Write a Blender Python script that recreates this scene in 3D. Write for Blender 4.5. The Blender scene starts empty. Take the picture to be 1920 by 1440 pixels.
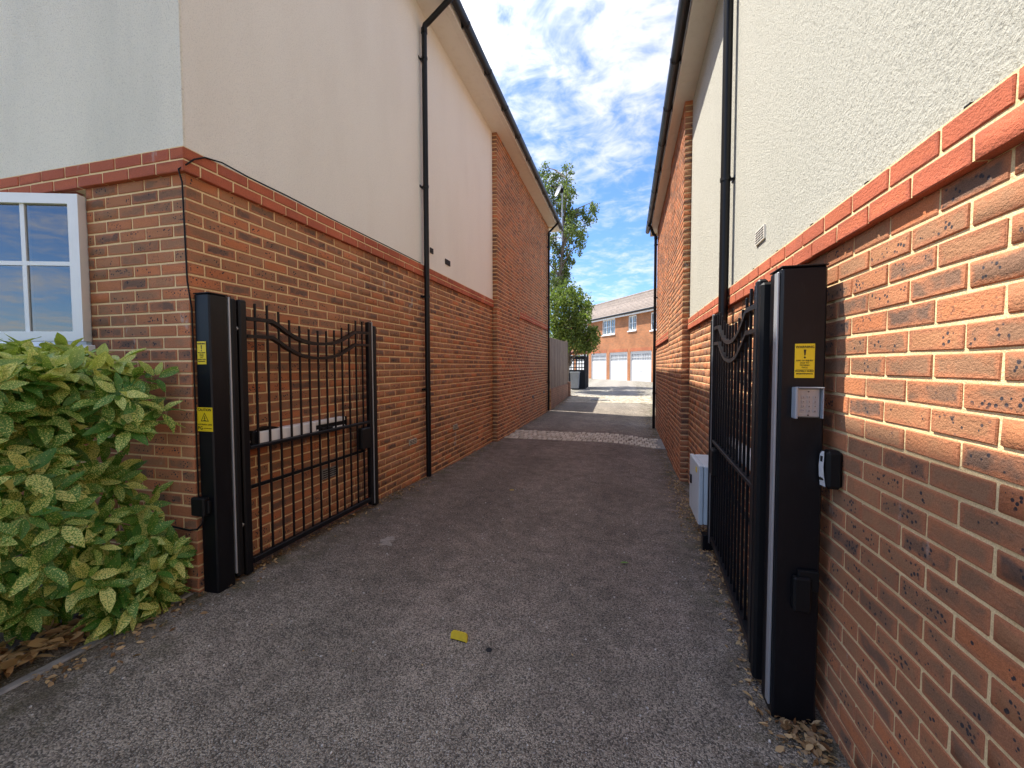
import bpy, math, random
import numpy as np
from mathutils import Matrix, Vector
random.seed(7); rng = np.random.default_rng(7)
S = bpy.context.scene
COL = S.collection
R = math.radians
# ------------------------------------------------------------------ camera
FPX, YAW, PITCH, ROLL, H = 792.46, .2636, -.0422, -.0026, 1.5
fw = Vector((-math.sin(YAW)*math.cos(PITCH), math.cos(YAW)*math.cos(PITCH), math.sin(PITCH)))
r0 = Vector((math.cos(YAW), math.sin(YAW), 0)); u0 = r0.cross(fw)
rt = r0*math.cos(ROLL) + u0*math.sin(ROLL); up = -r0*math.sin(ROLL) + u0*math.cos(ROLL)
cd = bpy.data.cameras.new('camera'); cam = bpy.data.objects.new('camera', cd); COL.objects.link(cam)
cd.sensor_width = 36; cd.lens = FPX/1920*36; cd.clip_start = .02; cd.clip_end = 3000
cam.matrix_world = Matrix(((rt.x, up.x, -fw.x, 0), (rt.y, up.y, -fw.y, 0), (rt.z, up.z, -fw.z, H), (0, 0, 0, 1)))
S.camera = cam
# ------------------------------------------------------------------ sky and sun
SUN_EL = R(58.6); SAZ = Vector((-.972, .235, 0)).normalized()
EXPOSURE = 2.28
w = bpy.data.worlds.new('World'); S.world = w; w.use_nodes = True
nt = w.node_tree; nt.nodes.clear()
def N(tree, t, **k):
    n = tree.nodes.new(t)
    for a, b in k.items(): setattr(n, a, b)
    return n
def put(tree, sock, v):
    if isinstance(v, bpy.types.NodeSocket): tree.links.new(v, sock)
    elif v is not None: sock.default_value = v
def MA(tree, op, a, b=None, c=None, clamp=False):
    n = N(tree, 'ShaderNodeMath', operation=op, use_clamp=clamp)
    for i, v in enumerate((a, b, c)):
        put(tree, n.inputs[i], v)
    return n.outputs[0]
def MIX(tree, f, a, b, blend='MIX'):
    n = N(tree, 'ShaderNodeMix', data_type='RGBA', blend_type=blend)
    put(tree, n.inputs[0], f)
    for i, v in ((6, a), (7, b)):
        if isinstance(v, tuple) and len(v) == 3: v = v + (1,)
        put(tree, n.inputs[i], v)
    return n.outputs[2]
def NOISE(tree, vec, scale, detail=3, rough=.55, dist=0):
    n = N(tree, 'ShaderNodeTexNoise'); put(tree, n.inputs['Vector'], vec)
    n.inputs['Scale'].default_value = scale; n.inputs['Detail'].default_value = detail
    n.inputs['Roughness'].default_value = rough; n.inputs['Distortion'].default_value = dist
    return n.outputs[0]
def VOR(tree, vec, scale, feature='F1', out=0, rand=1):
    n = N(tree, 'ShaderNodeTexVoronoi', feature=feature); put(tree, n.inputs['Vector'], vec)
    n.inputs['Scale'].default_value = scale; n.inputs['Randomness'].default_value = rand
    return n.outputs[out]
def MAP(tree, v, a, b, c=0., d=1., smooth=True):
    n = N(tree, 'ShaderNodeMapRange', interpolation_type='SMOOTHSTEP' if smooth else 'LINEAR')
    for i, x in enumerate((v, a, b, c, d)): put(tree, n.inputs[i], x)
    return n.outputs[0]
def RAMP(tree, f, pts, const=False):
    n = N(tree, 'ShaderNodeValToRGB'); cr = n.color_ramp
    if const: cr.interpolation = 'CONSTANT'
    while len(cr.elements) < len(pts): cr.elements.new(.5)
    for e, (p_, c_) in zip(cr.elements, pts): e.position = p_; e.color = tuple(c_) + (1,)
    put(tree, n.inputs[0], f); return n.outputs[0]
def VM(tree, op, a, b=None):
    n = N(tree, 'ShaderNodeVectorMath', operation=op); put(tree, n.inputs[0], a)
    if b is not None: put(tree, n.inputs[1], b)
    return n.outputs[0]
def XYZ(tree, v):
    n = N(tree, 'ShaderNodeSeparateXYZ'); put(tree, n.inputs[0], v); return n.outputs
def CXYZ(tree, x, y, z):
    n = N(tree, 'ShaderNodeCombineXYZ')
    for i, v in enumerate((x, y, z)): put(tree, n.inputs[i], v)
    return n.outputs[0]
sky = N(nt, 'ShaderNodeTexSky', sky_type='NISHITA'); sky.sun_disc = False
sky.sun_elevation = SUN_EL; sky.sun_rotation = math.atan2(SAZ.x, SAZ.y)
sky.air_density = 1.0; sky.dust_density = .4; sky.ozone_density = 2.2
g = N(nt, 'ShaderNodeTexCoord').outputs['Generated']
x, y, z = XYZ(nt, g)
zz = MA(nt, 'ADD', MA(nt, 'MAXIMUM', z, .02), .12)
pv = CXYZ(nt, MA(nt, 'DIVIDE', x, zz), MA(nt, 'DIVIDE', y, zz), .37)
n1 = NOISE(nt, pv, 1.15, 2, .5, .3); n2 = NOISE(nt, pv, 6.8, 5, .62, .5)
n3 = NOISE(nt, pv, 17, 2, .5, .8)
cl = MA(nt, 'ADD', MA(nt, 'MULTIPLY', n1, .85), MA(nt, 'ADD', MA(nt, 'MULTIPLY', n2, .7), MA(nt, 'MULTIPLY', n3, .22)))
cl = MA(nt, 'MULTIPLY', MAP(nt, cl, .72, 1.18), .84)
# thin cloud is brighter the nearer it stands to the sun
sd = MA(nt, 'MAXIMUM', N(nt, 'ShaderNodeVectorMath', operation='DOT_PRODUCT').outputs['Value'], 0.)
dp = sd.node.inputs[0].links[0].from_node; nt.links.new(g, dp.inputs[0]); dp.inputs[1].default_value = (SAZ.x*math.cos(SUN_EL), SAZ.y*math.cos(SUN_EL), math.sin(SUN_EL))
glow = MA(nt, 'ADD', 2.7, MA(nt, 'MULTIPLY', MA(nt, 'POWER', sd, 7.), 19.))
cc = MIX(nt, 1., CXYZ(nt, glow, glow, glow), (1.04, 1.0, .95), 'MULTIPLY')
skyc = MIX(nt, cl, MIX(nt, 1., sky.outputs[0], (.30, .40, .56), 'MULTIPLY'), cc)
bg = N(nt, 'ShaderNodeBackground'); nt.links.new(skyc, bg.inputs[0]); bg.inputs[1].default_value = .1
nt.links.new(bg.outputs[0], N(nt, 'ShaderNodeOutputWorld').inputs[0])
sl = bpy.data.lights.new('sun', 'SUN'); sl.energy = 2.0; sl.angle = R(.5); sl.color = (1, .94, .84)
sun = bpy.data.objects.new('sun', sl); COL.objects.link(sun); sun.location = (-30, 8, 50)
sdir = SAZ*math.cos(SUN_EL) + Vector((0, 0, math.sin(SUN_EL)))
sun.rotation_euler = (-sdir).to_track_quat('-Z', 'Y').to_euler()
vs = S.view_settings; vs.view_transform = 'Standard'; vs.look = 'None'; vs.exposure = EXPOSURE; vs.gamma = 1
vs.use_curve_mapping = False
S.cycles.max_bounces = 6; S.cycles.diffuse_bounces = 4; S.cycles.glossy_bounces = 2; S.cycles.transmission_bounces = 4; S.cycles.transparent_max_bounces = 6; S.cycles.caustics_reflective = False; S.cycles.caustics_refractive = False
# ------------------------------------------------------------------ helpers
def proj(P):
    d = P - np.array([0, 0, H]); f = d@np.array(fw)
    return 960 + FPX*(d@np.array(rt))/f, 720 - FPX*(d@np.array(up))/f, f
def empty(name, loc=(0, 0, 0), label=None, cat=None, group=None, kind=None):
    o = bpy.data.objects.new(name, None); COL.objects.link(o); o.location = loc; o.empty_display_size = .1
    tag(o, label, cat, group, kind); return o
def tag(o, label=None, cat=None, group=None, kind=None):
    for k, v in (('label', label), ('category', cat), ('group', group), ('kind', kind)):
        if v: o[k] = v
    return o
def link(name, me, parent=None, mat=None):
    o = bpy.data.objects.new(name, me); COL.objects.link(o)
    if mat is not None and not me.materials: me.materials.append(mat)
    if parent is not None:
        o.parent = parent; o.matrix_parent_inverse = Matrix.Translation(parent.location).inverted()
    return o
class MB:
    def __init__(s): s.v = []; s.f = []; s.sm = []
    def add(s, V, F, smooth=False):
        b = len(s.v); s.v += [tuple(q) for q in V]; s.f += [tuple(i+b for i in q) for q in F]; s.sm += [smooth]*len(F); return s
    def box(s, x0, x1, y0, y1, z0, z1):
        V = [(a, b, c) for a in (x0, x1) for b in (y0, y1) for c in (z0, z1)]
        return s.add(V, [(0, 1, 3, 2), (4, 6, 7, 5), (0, 4, 5, 1), (2, 3, 7, 6), (0, 2, 6, 4), (1, 5, 7, 3)])
    def obox(s, c, ax, ay, az, hx, hy, hz):
        c, ax, ay, az = map(Vector, (c, ax, ay, az))
        V = [c + ax*(i*hx) + ay*(j*hy) + az*(k*hz) for i in (-1, 1) for j in (-1, 1) for k in (-1, 1)]
        return s.add(V, [(0, 1, 3, 2), (4, 6, 7, 5), (0, 4, 5, 1), (2, 3, 7, 6), (0, 2, 6, 4), (1, 5, 7, 3)])
    def cbox(s, x0, x1, y0, y1, z0, z1, c=.004):
        h = np.array([x1-x0, y1-y0, z1-z0])/2; o = np.array([x1+x0, y1+y0, z1+z0])/2
        V, F = chbox(h, min(c, *(h*.45))); return s.add(V+o, F)
    def tube(s, pts, r, n=12, closed=False, caps=True):
        pts = [Vector(q) for q in pts]; rs = r if isinstance(r, (list, tuple)) else [r]*len(pts); V = []; F = []; prev = None
        for i, q in enumerate(pts):
            d = (pts[min(i+1, len(pts)-1)] - pts[max(i-1, 0)]).normalized()
            a = prev if prev is not None else (Vector((0, 0, 1)) if abs(d.z) < .9 else Vector((1, 0, 0)))
            a = (a - d*a.dot(d)).normalized(); prev = a; b = d.cross(a)
            V += [q + (a*math.cos(2*math.pi*k/n) + b*math.sin(2*math.pi*k/n))*rs[i] for k in range(n)]
        for i in range(len(pts)-1):
            F += [(i*n+k, i*n+(k+1) % n, (i+1)*n+(k+1) % n, (i+1)*n+k) for k in range(n)]
        s.add(V, F, True)
        if caps: s.add(V[:n], [tuple(range(n-1, -1, -1))]); s.add(V[-n:], [tuple(range(n))])
        return s
    def prism(s, poly, z0, z1, M=None):
        n = len(poly); V = [Vector((a, b, z0)) for a, b in poly] + [Vector((a, b, z1)) for a, b in poly]
        if M is not None: V = [M@q for q in V]
        return s.add(V, [tuple(range(n-1, -1, -1)), tuple(range(n, 2*n))] + [(i, (i+1) % n, n+(i+1) % n, n+i) for i in range(n)])
    def build(s, name, mat, parent=None, off=(0, 0, 0)):
        me = bpy.data.meshes.new(name); o3 = Vector(off)
        me.from_pydata([Vector(q)-o3 for q in s.v], [], s.f)
        me.polygons.foreach_set('use_smooth', s.sm); me.materials.append(mat); me.update()
        o = link(name, me, parent); return o
# chamfered box used for bricks, setts, profiles
SG = np.array([(a, b, c) for a in (-1, 1) for b in (-1, 1) for c in (-1, 1)], float)
CV_S = np.repeat(SG, 3, 0); CV_M = np.tile(1-np.eye(3), (8, 1))
def _faces():
    F = []; idx = lambda a, b, c, k: ((a*2+b)*2+c)*3+k
    for k in range(3):
        i, j = (k+1) % 3, (k+2) % 3
        for s in (0, 1):
            q = []
            for (p_, r_) in ((0, 0), (1, 0), (1, 1), (0, 1)):
                t = [0, 0, 0]; t[k] = s; t[i] = p_; t[j] = r_; q.append(idx(*t, k))
            F.append(tuple(q if s else q[::-1]))
    for k in range(3):
        i, j = (k+1) % 3, (k+2) % 3
        for a in (0, 1):
            for b in (0, 1):
                t0 = [0, 0, 0]; t0[i] = a; t0[j] = b; t1 = list(t0); t1[k] = 1
                q = (idx(*t0, i), idx(*t1, i), idx(*t1, j), idx(*t0, j))
                F.append(q if (a ^ b) else q[::-1])
    for a in (0, 1):
        for b in (0, 1):
            for c in (0, 1):
                q = (idx(a, b, c, 0), idx(a, b, c, 1), idx(a, b, c, 2))
                F.append(q if (a+b+c) % 2 else q[::-1])
    return F
CF = _faces()
def chbox(h, c): return CV_S*h - CV_S*CV_M*c, CF
CF_IDX = np.concatenate([np.array(f) for f in CF]); CF_LEN = np.array([len(f) for f in CF])
def cf_uv(V, h):
    uv = []
    for f in CF:
        P = V[list(f)]; nrm = np.cross(P[1]-P[0], P[2]-P[0]); k = int(np.argmax(np.abs(nrm)))
        a, b = {0: (1, 2), 1: (0, 2), 2: (0, 1)}[k]
        uv.append(np.stack([P[:, a]/(2*h[a])+.5, P[:, b]/(2*h[b])+.5], 1))
    return np.concatenate(uv)
def brick_mesh(name, L, D, Hh, mat, jit=.0007, seed=0, c=.0026):
    r = np.random.default_rng(seed); h = np.array([L, D, Hh])/2
    V, _ = chbox(h, c); uv = cf_uv(V, h); V = V + r.normal(0, jit, V.shape)
    me = bpy.data.meshes.new(name); me.from_pydata(V.tolist(), [], CF)
    ul = me.uv_layers.new(name='UVMap'); ul.data.foreach_set('uv', uv.astype(np.float32).ravel())
    me.materials.append(mat); me.update(); return me
def joined(name, items, mat, parent, jit=.0007, c=.0026):
    """items: (cx,cy,cz,theta,L,D,H) -> one mesh with a per-piece random attribute"""
    n = len(items); V = np.empty((n, 24, 3)); UV = []
    for i, (cx, cy, cz, th, L, D, Hh) in enumerate(items):
        h = np.array([L, D, Hh])/2; v, _ = chbox(h, c); UV.append(cf_uv(v, h)); v = v + rng.normal(0, jit, v.shape)
        ct, st = math.cos(th), math.sin(th)
        V[i] = np.stack([v[:, 0]*ct-v[:, 1]*st+cx, v[:, 0]*st+v[:, 1]*ct+cy, v[:, 2]+cz], 1)
    me = bpy.data.meshes.new(name)
    nl = len(CF_IDX); nf = len(CF_LEN)
    me.vertices.add(n*24); me.vertices.foreach_set('co', V.astype(np.float32).ravel())
    me.loops.add(n*nl); me.loops.foreach_set('vertex_index', (CF_IDX[None]+24*np.arange(n)[:, None]).astype(np.int32).ravel())
    me.polygons.add(n*nf)
    ls = np.concatenate([[0], np.cumsum(np.tile(CF_LEN, n))[:-1]]).astype(np.int32)
    me.polygons.foreach_set('loop_start', ls); me.polygons.foreach_set('loop_total', np.tile(CF_LEN, n).astype(np.int32))
    ul = me.uv_layers.new(name='UVMap'); ul.data.foreach_set('uv', np.concatenate(UV).astype(np.float32).ravel())
    at = me.attributes.new('rnd', 'FLOAT', 'FACE'); at.data.foreach_set('value', np.repeat(rng.random(n), nf).astype(np.float32))
    me.materials.append(mat); me.update(calc_edges=True); me.validate()
    o = link(name, me, parent); o['kind'] = 'stuff'; return o
# ------------------------------------------------------------------ materials
def mat(name, fn):
    m = bpy.data.materials.new(name); m.use_nodes = True; t = m.node_tree; t.nodes.clear()
    o = N(t, 'ShaderNodeOutputMaterial'); b = N(t, 'ShaderNodeBsdfPrincipled'); t.links.new(b.outputs[0], o.inputs[0])
    fn(t, b, o); return m
def POS(t): return N(t, 'ShaderNodeNewGeometry').outputs['Position']
def BUMP(t, b, h, strength, dist, prev=None):
    n = N(t, 'ShaderNodeBump'); n.inputs['Strength'].default_value = strength; n.inputs['Distance'].default_value = dist
    t.links.new(h, n.inputs['Height'])
    if prev is not None: t.links.new(prev, n.inputs['Normal'])
    t.links.new(n.outputs[0], b.inputs['Normal']); return n.outputs[0]
def C(t, b, c, rough=None):
    put(t, b.inputs['Base Color'], c + (1,) if isinstance(c, tuple) else c)
    if rough is not None: put(t, b.inputs['Roughness'], rough)
def RND(t):
    a = N(t, 'ShaderNodeAttribute', attribute_name='rnd').outputs['Fac']
    return MA(t, 'FRACT', MA(t, 'ADD', a, N(t, 'ShaderNodeObjectInfo').outputs['Random']))
def brick_fn(edge, pal, spots=1., dark=1.):
    def fn(t, b, o):
        rnd = RND(t); p_ = POS(t); uv = N(t, 'ShaderNodeUVMap').outputs[0]; u_, v_, _ = XYZ(t, uv)
        eu = MA(t, 'MULTIPLY', MA(t, 'MINIMUM', u_, MA(t, 'SUBTRACT', 1., u_)), 2.6)
        ev = MA(t, 'MINIMUM', v_, MA(t, 'SUBTRACT', 1., v_))
        off = VM(t, 'ADD', p_, CXYZ(t, MA(t, 'MULTIPLY', rnd, 37.), 0., 0.))
        d = MA(t, 'ADD', MA(t, 'MINIMUM', eu, ev), MA(t, 'MULTIPLY', MA(t, 'SUBTRACT', NOISE(t, off, 22, 3), .5), .55))
        ins = MAP(t, d, .05, .28)
        r2 = MA(t, 'FRACT', MA(t, 'MULTIPLY', rnd, 7.31)); r3 = MA(t, 'FRACT', MA(t, 'MULTIPLY', rnd, 13.7))
        inner = RAMP(t, rnd, pal)
        ed = MIX(t, r2, edge, (edge[0]*.78, edge[1]*.8, edge[2]*.85))
        col = MIX(t, MA(t, 'MULTIPLY', ins, .9), ed, inner)
        # blotch: patchy firing across a brick
        col = MIX(t, MA(t, 'MULTIPLY', MAP(t, NOISE(t, off, 9, 3), .48, .66), .5), col, (edge[0]*1.08, edge[1]*1.05, edge[2]))
        spn = MAP(t, NOISE(t, off, 16, 1), .40, .60); sp = MAP(t, VOR(t, off, 62), MA(t, 'MULTIPLY', spn, .40), MA(t, 'MULTIPLY', spn, .30), 0., 1.)
        sp = MA(t, 'MULTIPLY', MA(t, 'MULTIPLY', sp, MAP(t, r3, .15, .4)), .85*spots)
        col = MIX(t, MA(t, 'MULTIPLY', sp, ins), col, (.045, .042, .05))
        fine = NOISE(t, p_, 420, 2); col = MIX(t, .55, col, MIX(t, 1., col, MIX(t, MAP(t, fine, .3, .7), (.62, .6, .58), (1.35, 1.35, 1.35)), 'MULTIPLY'))
        eff = MA(t, 'MULTIPLY', MAP(t, NOISE(t, VM(t, 'MULTIPLY', p_, (1., 1., .45)), 5.2, 4, .7), .65, .74), .5)
        col = MIX(t, eff, col, (.55, .5, .45))
        grime = MAP(t, NOISE(t, p_, 1.7, 4), .35, .7, .82*dark, 1.06)
        col = MIX(t, 1., col, CXYZ(t, grime, grime, grime), 'MULTIPLY')
        C(t, b, col, .88); b.inputs['Specular IOR Level'].default_value = .25
        BUMP(t, b, NOISE(t, VM(t, 'MULTIPLY', off, (1., 1., 1.5)), 75, 4, .68), .75, .007)
    return fn
PAL = [(0, (.58, .20, .082)), (.13, (.54, .20, .085)), (.24, (.44, .205, .10)), (.46, (.37, .195, .105)), (.66, (.29, .16, .092)), (.82, (.23, .135, .085)), (.93, (.17, .108, .076)), (1, (.14, .095, .072))]
M_BR = mat('brick', brick_fn((.50, .20, .098), PAL, 1.15))
M_RED = mat('red brick', brick_fn((.50, .135, .07), [(0, (.46, .12, .065)), (.5, (.54, .15, .07)), (1, (.42, .115, .07))], .12))
def mortar_fn(t, b, o):
    p_ = POS(t); c_ = MIX(t, MAP(t, NOISE(t, p_, 3.1, 4), .3, .7), (.80, .60, .31), (.90, .69, .38))
    c_ = MIX(t, MAP(t, NOISE(t, p_, 210, 2), .35, .75), c_, (.66, .49, .25)); C(t, b, c_, .95)
    n1 = BUMP(t, b, NOISE(t, p_, 300, 3), .7, .003); BUMP(t, b, NOISE(t, p_, 26, 3), .8, .008, n1)
M_MO = mat('mortar', mortar_fn)
def render_fn(base, stain, amount, bump, scale=95, pits=.22):
    def fn(t, b, o):
        p_ = POS(t)
        v = VM(t, 'MULTIPLY', p_, (1., 1., .3))
        st = MA(t, 'MULTIPLY', MAP(t, NOISE(t, v, 1.6, 4, .6), .38, .75), amount)
        col = MIX(t, st, base, stain)
        rough_n = NOISE(t, p_, scale, 5, .7)
        col = MIX(t, MA(t, 'MULTIPLY', MAP(t, rough_n, .50, .34), pits), col, tuple(q*.5 for q in base))
        C(t, b, col, .93); b.inputs['Specular IOR Level'].default_value = .2
        BUMP(t, b, rough_n, bump, .014)
    return fn
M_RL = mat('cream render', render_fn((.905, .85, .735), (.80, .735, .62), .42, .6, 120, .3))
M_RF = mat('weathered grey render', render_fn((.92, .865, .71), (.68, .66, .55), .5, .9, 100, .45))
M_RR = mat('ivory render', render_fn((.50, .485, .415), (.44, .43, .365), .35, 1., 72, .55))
def asphalt_fn(t, b, o):
    p_ = POS(t); x_, y_, z_ = XYZ(t, p_)
    p2 = CXYZ(t, x_, y_, 0.)
    vn = N(t, 'ShaderNodeTexVoronoi', voronoi_dimensions='2D'); put(t, vn.inputs['Vector'], p2); vn.inputs['Scale'].default_value = 165
    cell = XYZ(t, vn.outputs[1]); cv, cv2, dist = cell[0], cell[1], vn.outputs[0]
    big = NOISE(t, p2, 1.1, 4, .6); mid = NOISE(t, p2, 7, 3)
    warm = MA(t, 'MULTIPLY', MAP(t, MA(t, 'ADD', y_, MA(t, 'MULTIPLY', big, 3.)), 2.6, 5.2), MAP(t, y_, 9.6, 10.2, 1., .3))
    grey = MIX(t, MAP(t, big, .3, .7), (.24, .21, .166), (.31, .272, .216))
    brown = MIX(t, MAP(t, big, .3, .7), (.19, .148, .117), (.25, .198, .158))
    base = MIX(t, warm, grey, brown)
    k = MA(t, 'MULTIPLY', MAP(t, cv, 0., 1., .34, 1.72, False), MAP(t, mid, .3, .7, .82, 1.15))
    col = MIX(t, 1., base, CXYZ(t, k, k, k), 'MULTIPLY')
    col = MIX(t, MAP(t, dist, .4, .8, 0., .7), col, (.06, .056, .053))
    col = MIX(t, MA(t, 'MULTIPLY', MA(t, 'GREATER_THAN', cv2, .988), .75), col, (.50, .47, .42))
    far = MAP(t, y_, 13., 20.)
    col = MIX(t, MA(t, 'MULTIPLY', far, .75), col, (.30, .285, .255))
    # moss and dirt that gathers along the edges of the drive
    edge = MA(t, 'MAXIMUM', MAP(t, x_, -2.0, -2.55), MAP(t, x_, .25, .7))
    ms = MA(t, 'MULTIPLY', edge, MAP(t, NOISE(t, p2, 5.5, 6, .7), .42, .6))
    col = MIX(t, MA(t, 'MULTIPLY', ms, .75), col, MIX(t, MAP(t, NOISE(t, p2, 3, 3), .4, .6), (.085, .065, .042), (.085, .080, .032)))
    # worn wheel tracks, oil marks
    wob = MA(t, 'ADD', x_, MA(t, 'MULTIPLY', MA(t, 'SUBTRACT', big, .5), .7))
    trk = MA(t, 'MAXIMUM', MAP(t, MA(t, 'ABSOLUTE', MA(t, 'ADD', wob, 1.55)), .1, .38, 1., 0.), MAP(t, MA(t, 'ABSOLUTE', MA(t, 'ADD', wob, .15)), .1, .38, 1., 0.))
    oil = MAP(t, NOISE(t, VM(t, 'MULTIPLY', p2, (1., .5, 1.)), 1.9, 5, .65), .56, .72)
    dk = MA(t, 'SUBTRACT', 1.04, MA(t, 'ADD', MA(t, 'MULTIPLY', trk, .13), MA(t, 'MULTIPLY', oil, .22)))
    col = MIX(t, 1., col, CXYZ(t, dk, dk, dk), 'MULTIPLY')
    C(t, b, col, .92); b.inputs['Specular IOR Level'].default_value = .3
    n1 = BUMP(t, b, MA(t, 'MULTIPLY', dist, -1.), .9, .006)
    BUMP(t, b, mid, .12, .012, n1)
M_AS = mat('asphalt', asphalt_fn)
def paint_fn(c, rough=.35, grime=.25, metal=0, spec=.5, gcol=(.16, .14, .12)):
    def fn(t, b, o):
        p_ = POS(t); g_ = MA(t, 'MULTIPLY', MAP(t, NOISE(t, VM(t, 'MULTIPLY', p_, (1., 1., .4)), 9, 6, .7), .45, .75), grime)
        sc = MA(t, 'MULTIPLY', MAP(t, NOISE(t, VM(t, 'MULTIPLY', p_, (1., 1., .08)), 120, 3), .62, .72), grime*.8)
        C(t, b, MIX(t, MA(t, 'MAXIMUM', g_, sc), c, gcol)); put(t, b.inputs['Roughness'], MAP(t, g_, 0., .5, rough, min(1, rough+.35)))
        b.inputs['Metallic'].default_value = metal; b.inputs['Specular IOR Level'].default_value = spec
        BUMP(t, b, NOISE(t, p_, 60, 3), .06, .003)
    return fn
M_BLK = mat('black gate paint', paint_fn((.004, .0045, .0065), .40, .16, 0, .28, (.035, .036, .038)))
M_PIPE = mat('black plastic', paint_fn((.005, .005, .006), .38, .08, 0, .3, (.035, .032, .03)))
M_RUB = mat('black rubber', paint_fn((.005, .005, .0055), .55, .10, 0, .25, (.03, .028, .026)))
M_ALU = mat('aluminium', paint_fn((.42, .43, .44), .45, .3, .5, .5, (.22, .21, .2)))
M_UPVC = mat('white plastic', paint_fn((.84, .86, .86), .3, .12, 0, .5, (.55, .53, .48)))
M_SOF = mat('soffit board', paint_fn((.80, .745, .65), .45, .22, 0, .4, (.58, .5, .4)))
M_SIGN = mat('yellow sign', paint_fn((.80, .60, .015), .4, .08, 0, .5, (.5, .4, .05)))
M_DOOR = mat('white steel door', paint_fn((.68, .68, .67), .4, .12, 0, .5, (.52, .5, .46)))
M_INK = mat('black print', paint_fn((.02, .018, .01), .5, 0))
M_CAB = mat('pale grey cabinet paint', paint_fn((.60, .66, .68), .4, .2, 0, .5, (.35, .33, .3)))
M_GREY = mat('grey plastic', paint_fn((.32, .35, .38), .5, .3))
M_DBLUE = mat('dark stained timber', paint_fn((.018, .022, .032), .7, .3, 0, .3, (.06, .05, .05)))
M_RUST = mat('red felt', paint_fn((.22, .045, .03), .8, .4))
M_YEL = mat('yellow paint', paint_fn((.72, .52, .02), .5, .35, 0, .4, (.25, .17, .05)))
M_DARK = mat('dark interior', lambda t, b, o: C(t, b, (.012, .012, .013), .9))
M_ROOM = mat('room wall', lambda t, b, o: C(t, b, (.10, .10, .105), .9))
def glass_fn(t, b, o):
    gl = N(t, 'ShaderNodeBsdfGlossy'); gl.inputs['Roughness'].default_value = .01; tr = N(t, 'ShaderNodeBsdfTransparent')
    tr.inputs[0].default_value = (.82, .86, .86, 1)
    fr = N(t, 'ShaderNodeFresnel'); fr.inputs[0].default_value = 1.5
    m = N(t, 'ShaderNodeMixShader'); t.links.new(MA(t, 'ADD', MA(t, 'MULTIPLY', fr.outputs[0], 2.), .16, clamp=True), m.inputs[0])
    t.links.new(tr.outputs[0], m.inputs[1]); t.links.new(gl.outputs[0], m.inputs[2]); t.links.new(m.outputs[0], o.inputs[0])
M_GL = mat('window glass', glass_fn)
def aucuba_fn(t, b, o):
    rnd = RND(t); uv = N(t, 'ShaderNodeUVMap').outputs[0]; u_, v_, _ = XYZ(t, uv)
    pu = VM(t, 'ADD', CXYZ(t, MA(t, 'MULTIPLY', u_, 1.), MA(t, 'MULTIPLY', v_, 2.4), 0.), CXYZ(t, MA(t, 'MULTIPLY', rnd, 91.), MA(t, 'MULTIPLY', rnd, 17.), 0.))
    r2 = MA(t, 'FRACT', MA(t, 'MULTIPLY', rnd, 5.7))
    a = NOISE(t, pu, 7.5, 3, .72); sp = MAP(t, MA(t, 'ADD', a, MA(t, 'MULTIPLY', MA(t, 'SUBTRACT', r2, .5), .17)), .53, .56)
    zc = XYZ(t, POS(t))[2]
    green = MIX(t, r2, (.06, .18, .028), (.15, .31, .05))
    young = MAP(t, MA(t, 'ADD', zc, MA(t, 'MULTIPLY', r2, .3)), 1.5, 1.72)
    green = MIX(t, MA(t, 'MULTIPLY', young, .7), green, (.52, .58, .12))
    col = MIX(t, MA(t, 'MULTIPLY', sp, .8), green, MIX(t, r2, (.72, .74, .19), (.84, .78, .26)))
    rib = MAP(t, MA(t, 'ABSOLUTE', MA(t, 'SUBTRACT', u_, .5)), .0, .035, .5, 0.)
    col = MIX(t, rib, col, (.16, .22, .06))
    old = MA(t, 'MULTIPLY', MA(t, 'GREATER_THAN', MA(t, 'FRACT', MA(t, 'MULTIPLY', rnd, 23.3)), .985), .6)
    col = MIX(t, old, col, (.62, .52, .10))
    C(t, b, col, .24); b.inputs['Specular IOR Level'].default_value = .4
    BUMP(t, b, NOISE(t, pu, 14, 3), .3, .01)
    tl = N(t, 'ShaderNodeBsdfTranslucent'); t.links.new(MIX(t, 1., col, (1.3, 1.5, .6), 'MULTIPLY'), tl.inputs[0])
    m = N(t, 'ShaderNodeMixShader'); m.inputs[0].default_value = .22
    t.links.new(b.outputs[0], m.inputs[1]); t.links.new(tl.outputs[0], m.inputs[2]); t.links.new(m.outputs[0], o.inputs[0])
M_AUC = mat('spotted laurel leaf', aucuba_fn)
def leaf_fn(c1, c2, tr):
    def fn(t, b, o):
        rnd = RND(t); col = MIX(t, rnd, c1, c2); C(t, b, col, .5); b.inputs['Specular IOR Level'].default_value = .3
        tl = N(t, 'ShaderNodeBsdfTranslucent'); t.links.new(MIX(t, 1., col, (1.4, 1.6, .7), 'MULTIPLY'), tl.inputs[0])
        m = N(t, 'ShaderNodeMixShader'); m.inputs[0].default_value = tr
        t.links.new(b.outputs[0], m.inputs[1]); t.links.new(tl.outputs[0], m.inputs[2]); t.links.new(m.outputs[0], o.inputs[0])
    return fn
M_BIRCH = mat('birch foliage', leaf_fn((.085, .125, .035), (.20, .24, .08), .3))
M_BUSH = mat('cherry foliage', leaf_fn((.07, .115, .028), (.22, .27, .06), .3))
M_DRY = mat('dry leaves', leaf_fn((.16, .075, .03), (.58, .40, .20), .15))
def bark_fn(t, b, o):
    p_ = POS(t); C(t, b, MIX(t, MAP(t, NOISE(t, VM(t, 'MULTIPLY', p_, (1., 1., .3)), 12, 5), .4, .6), (.10, .075, .055), (.24, .20, .16)), .9); BUMP(t, b, NOISE(t, p_, 30, 4), .5, .02)
M_BARK = mat('bark', bark_fn)
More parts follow.
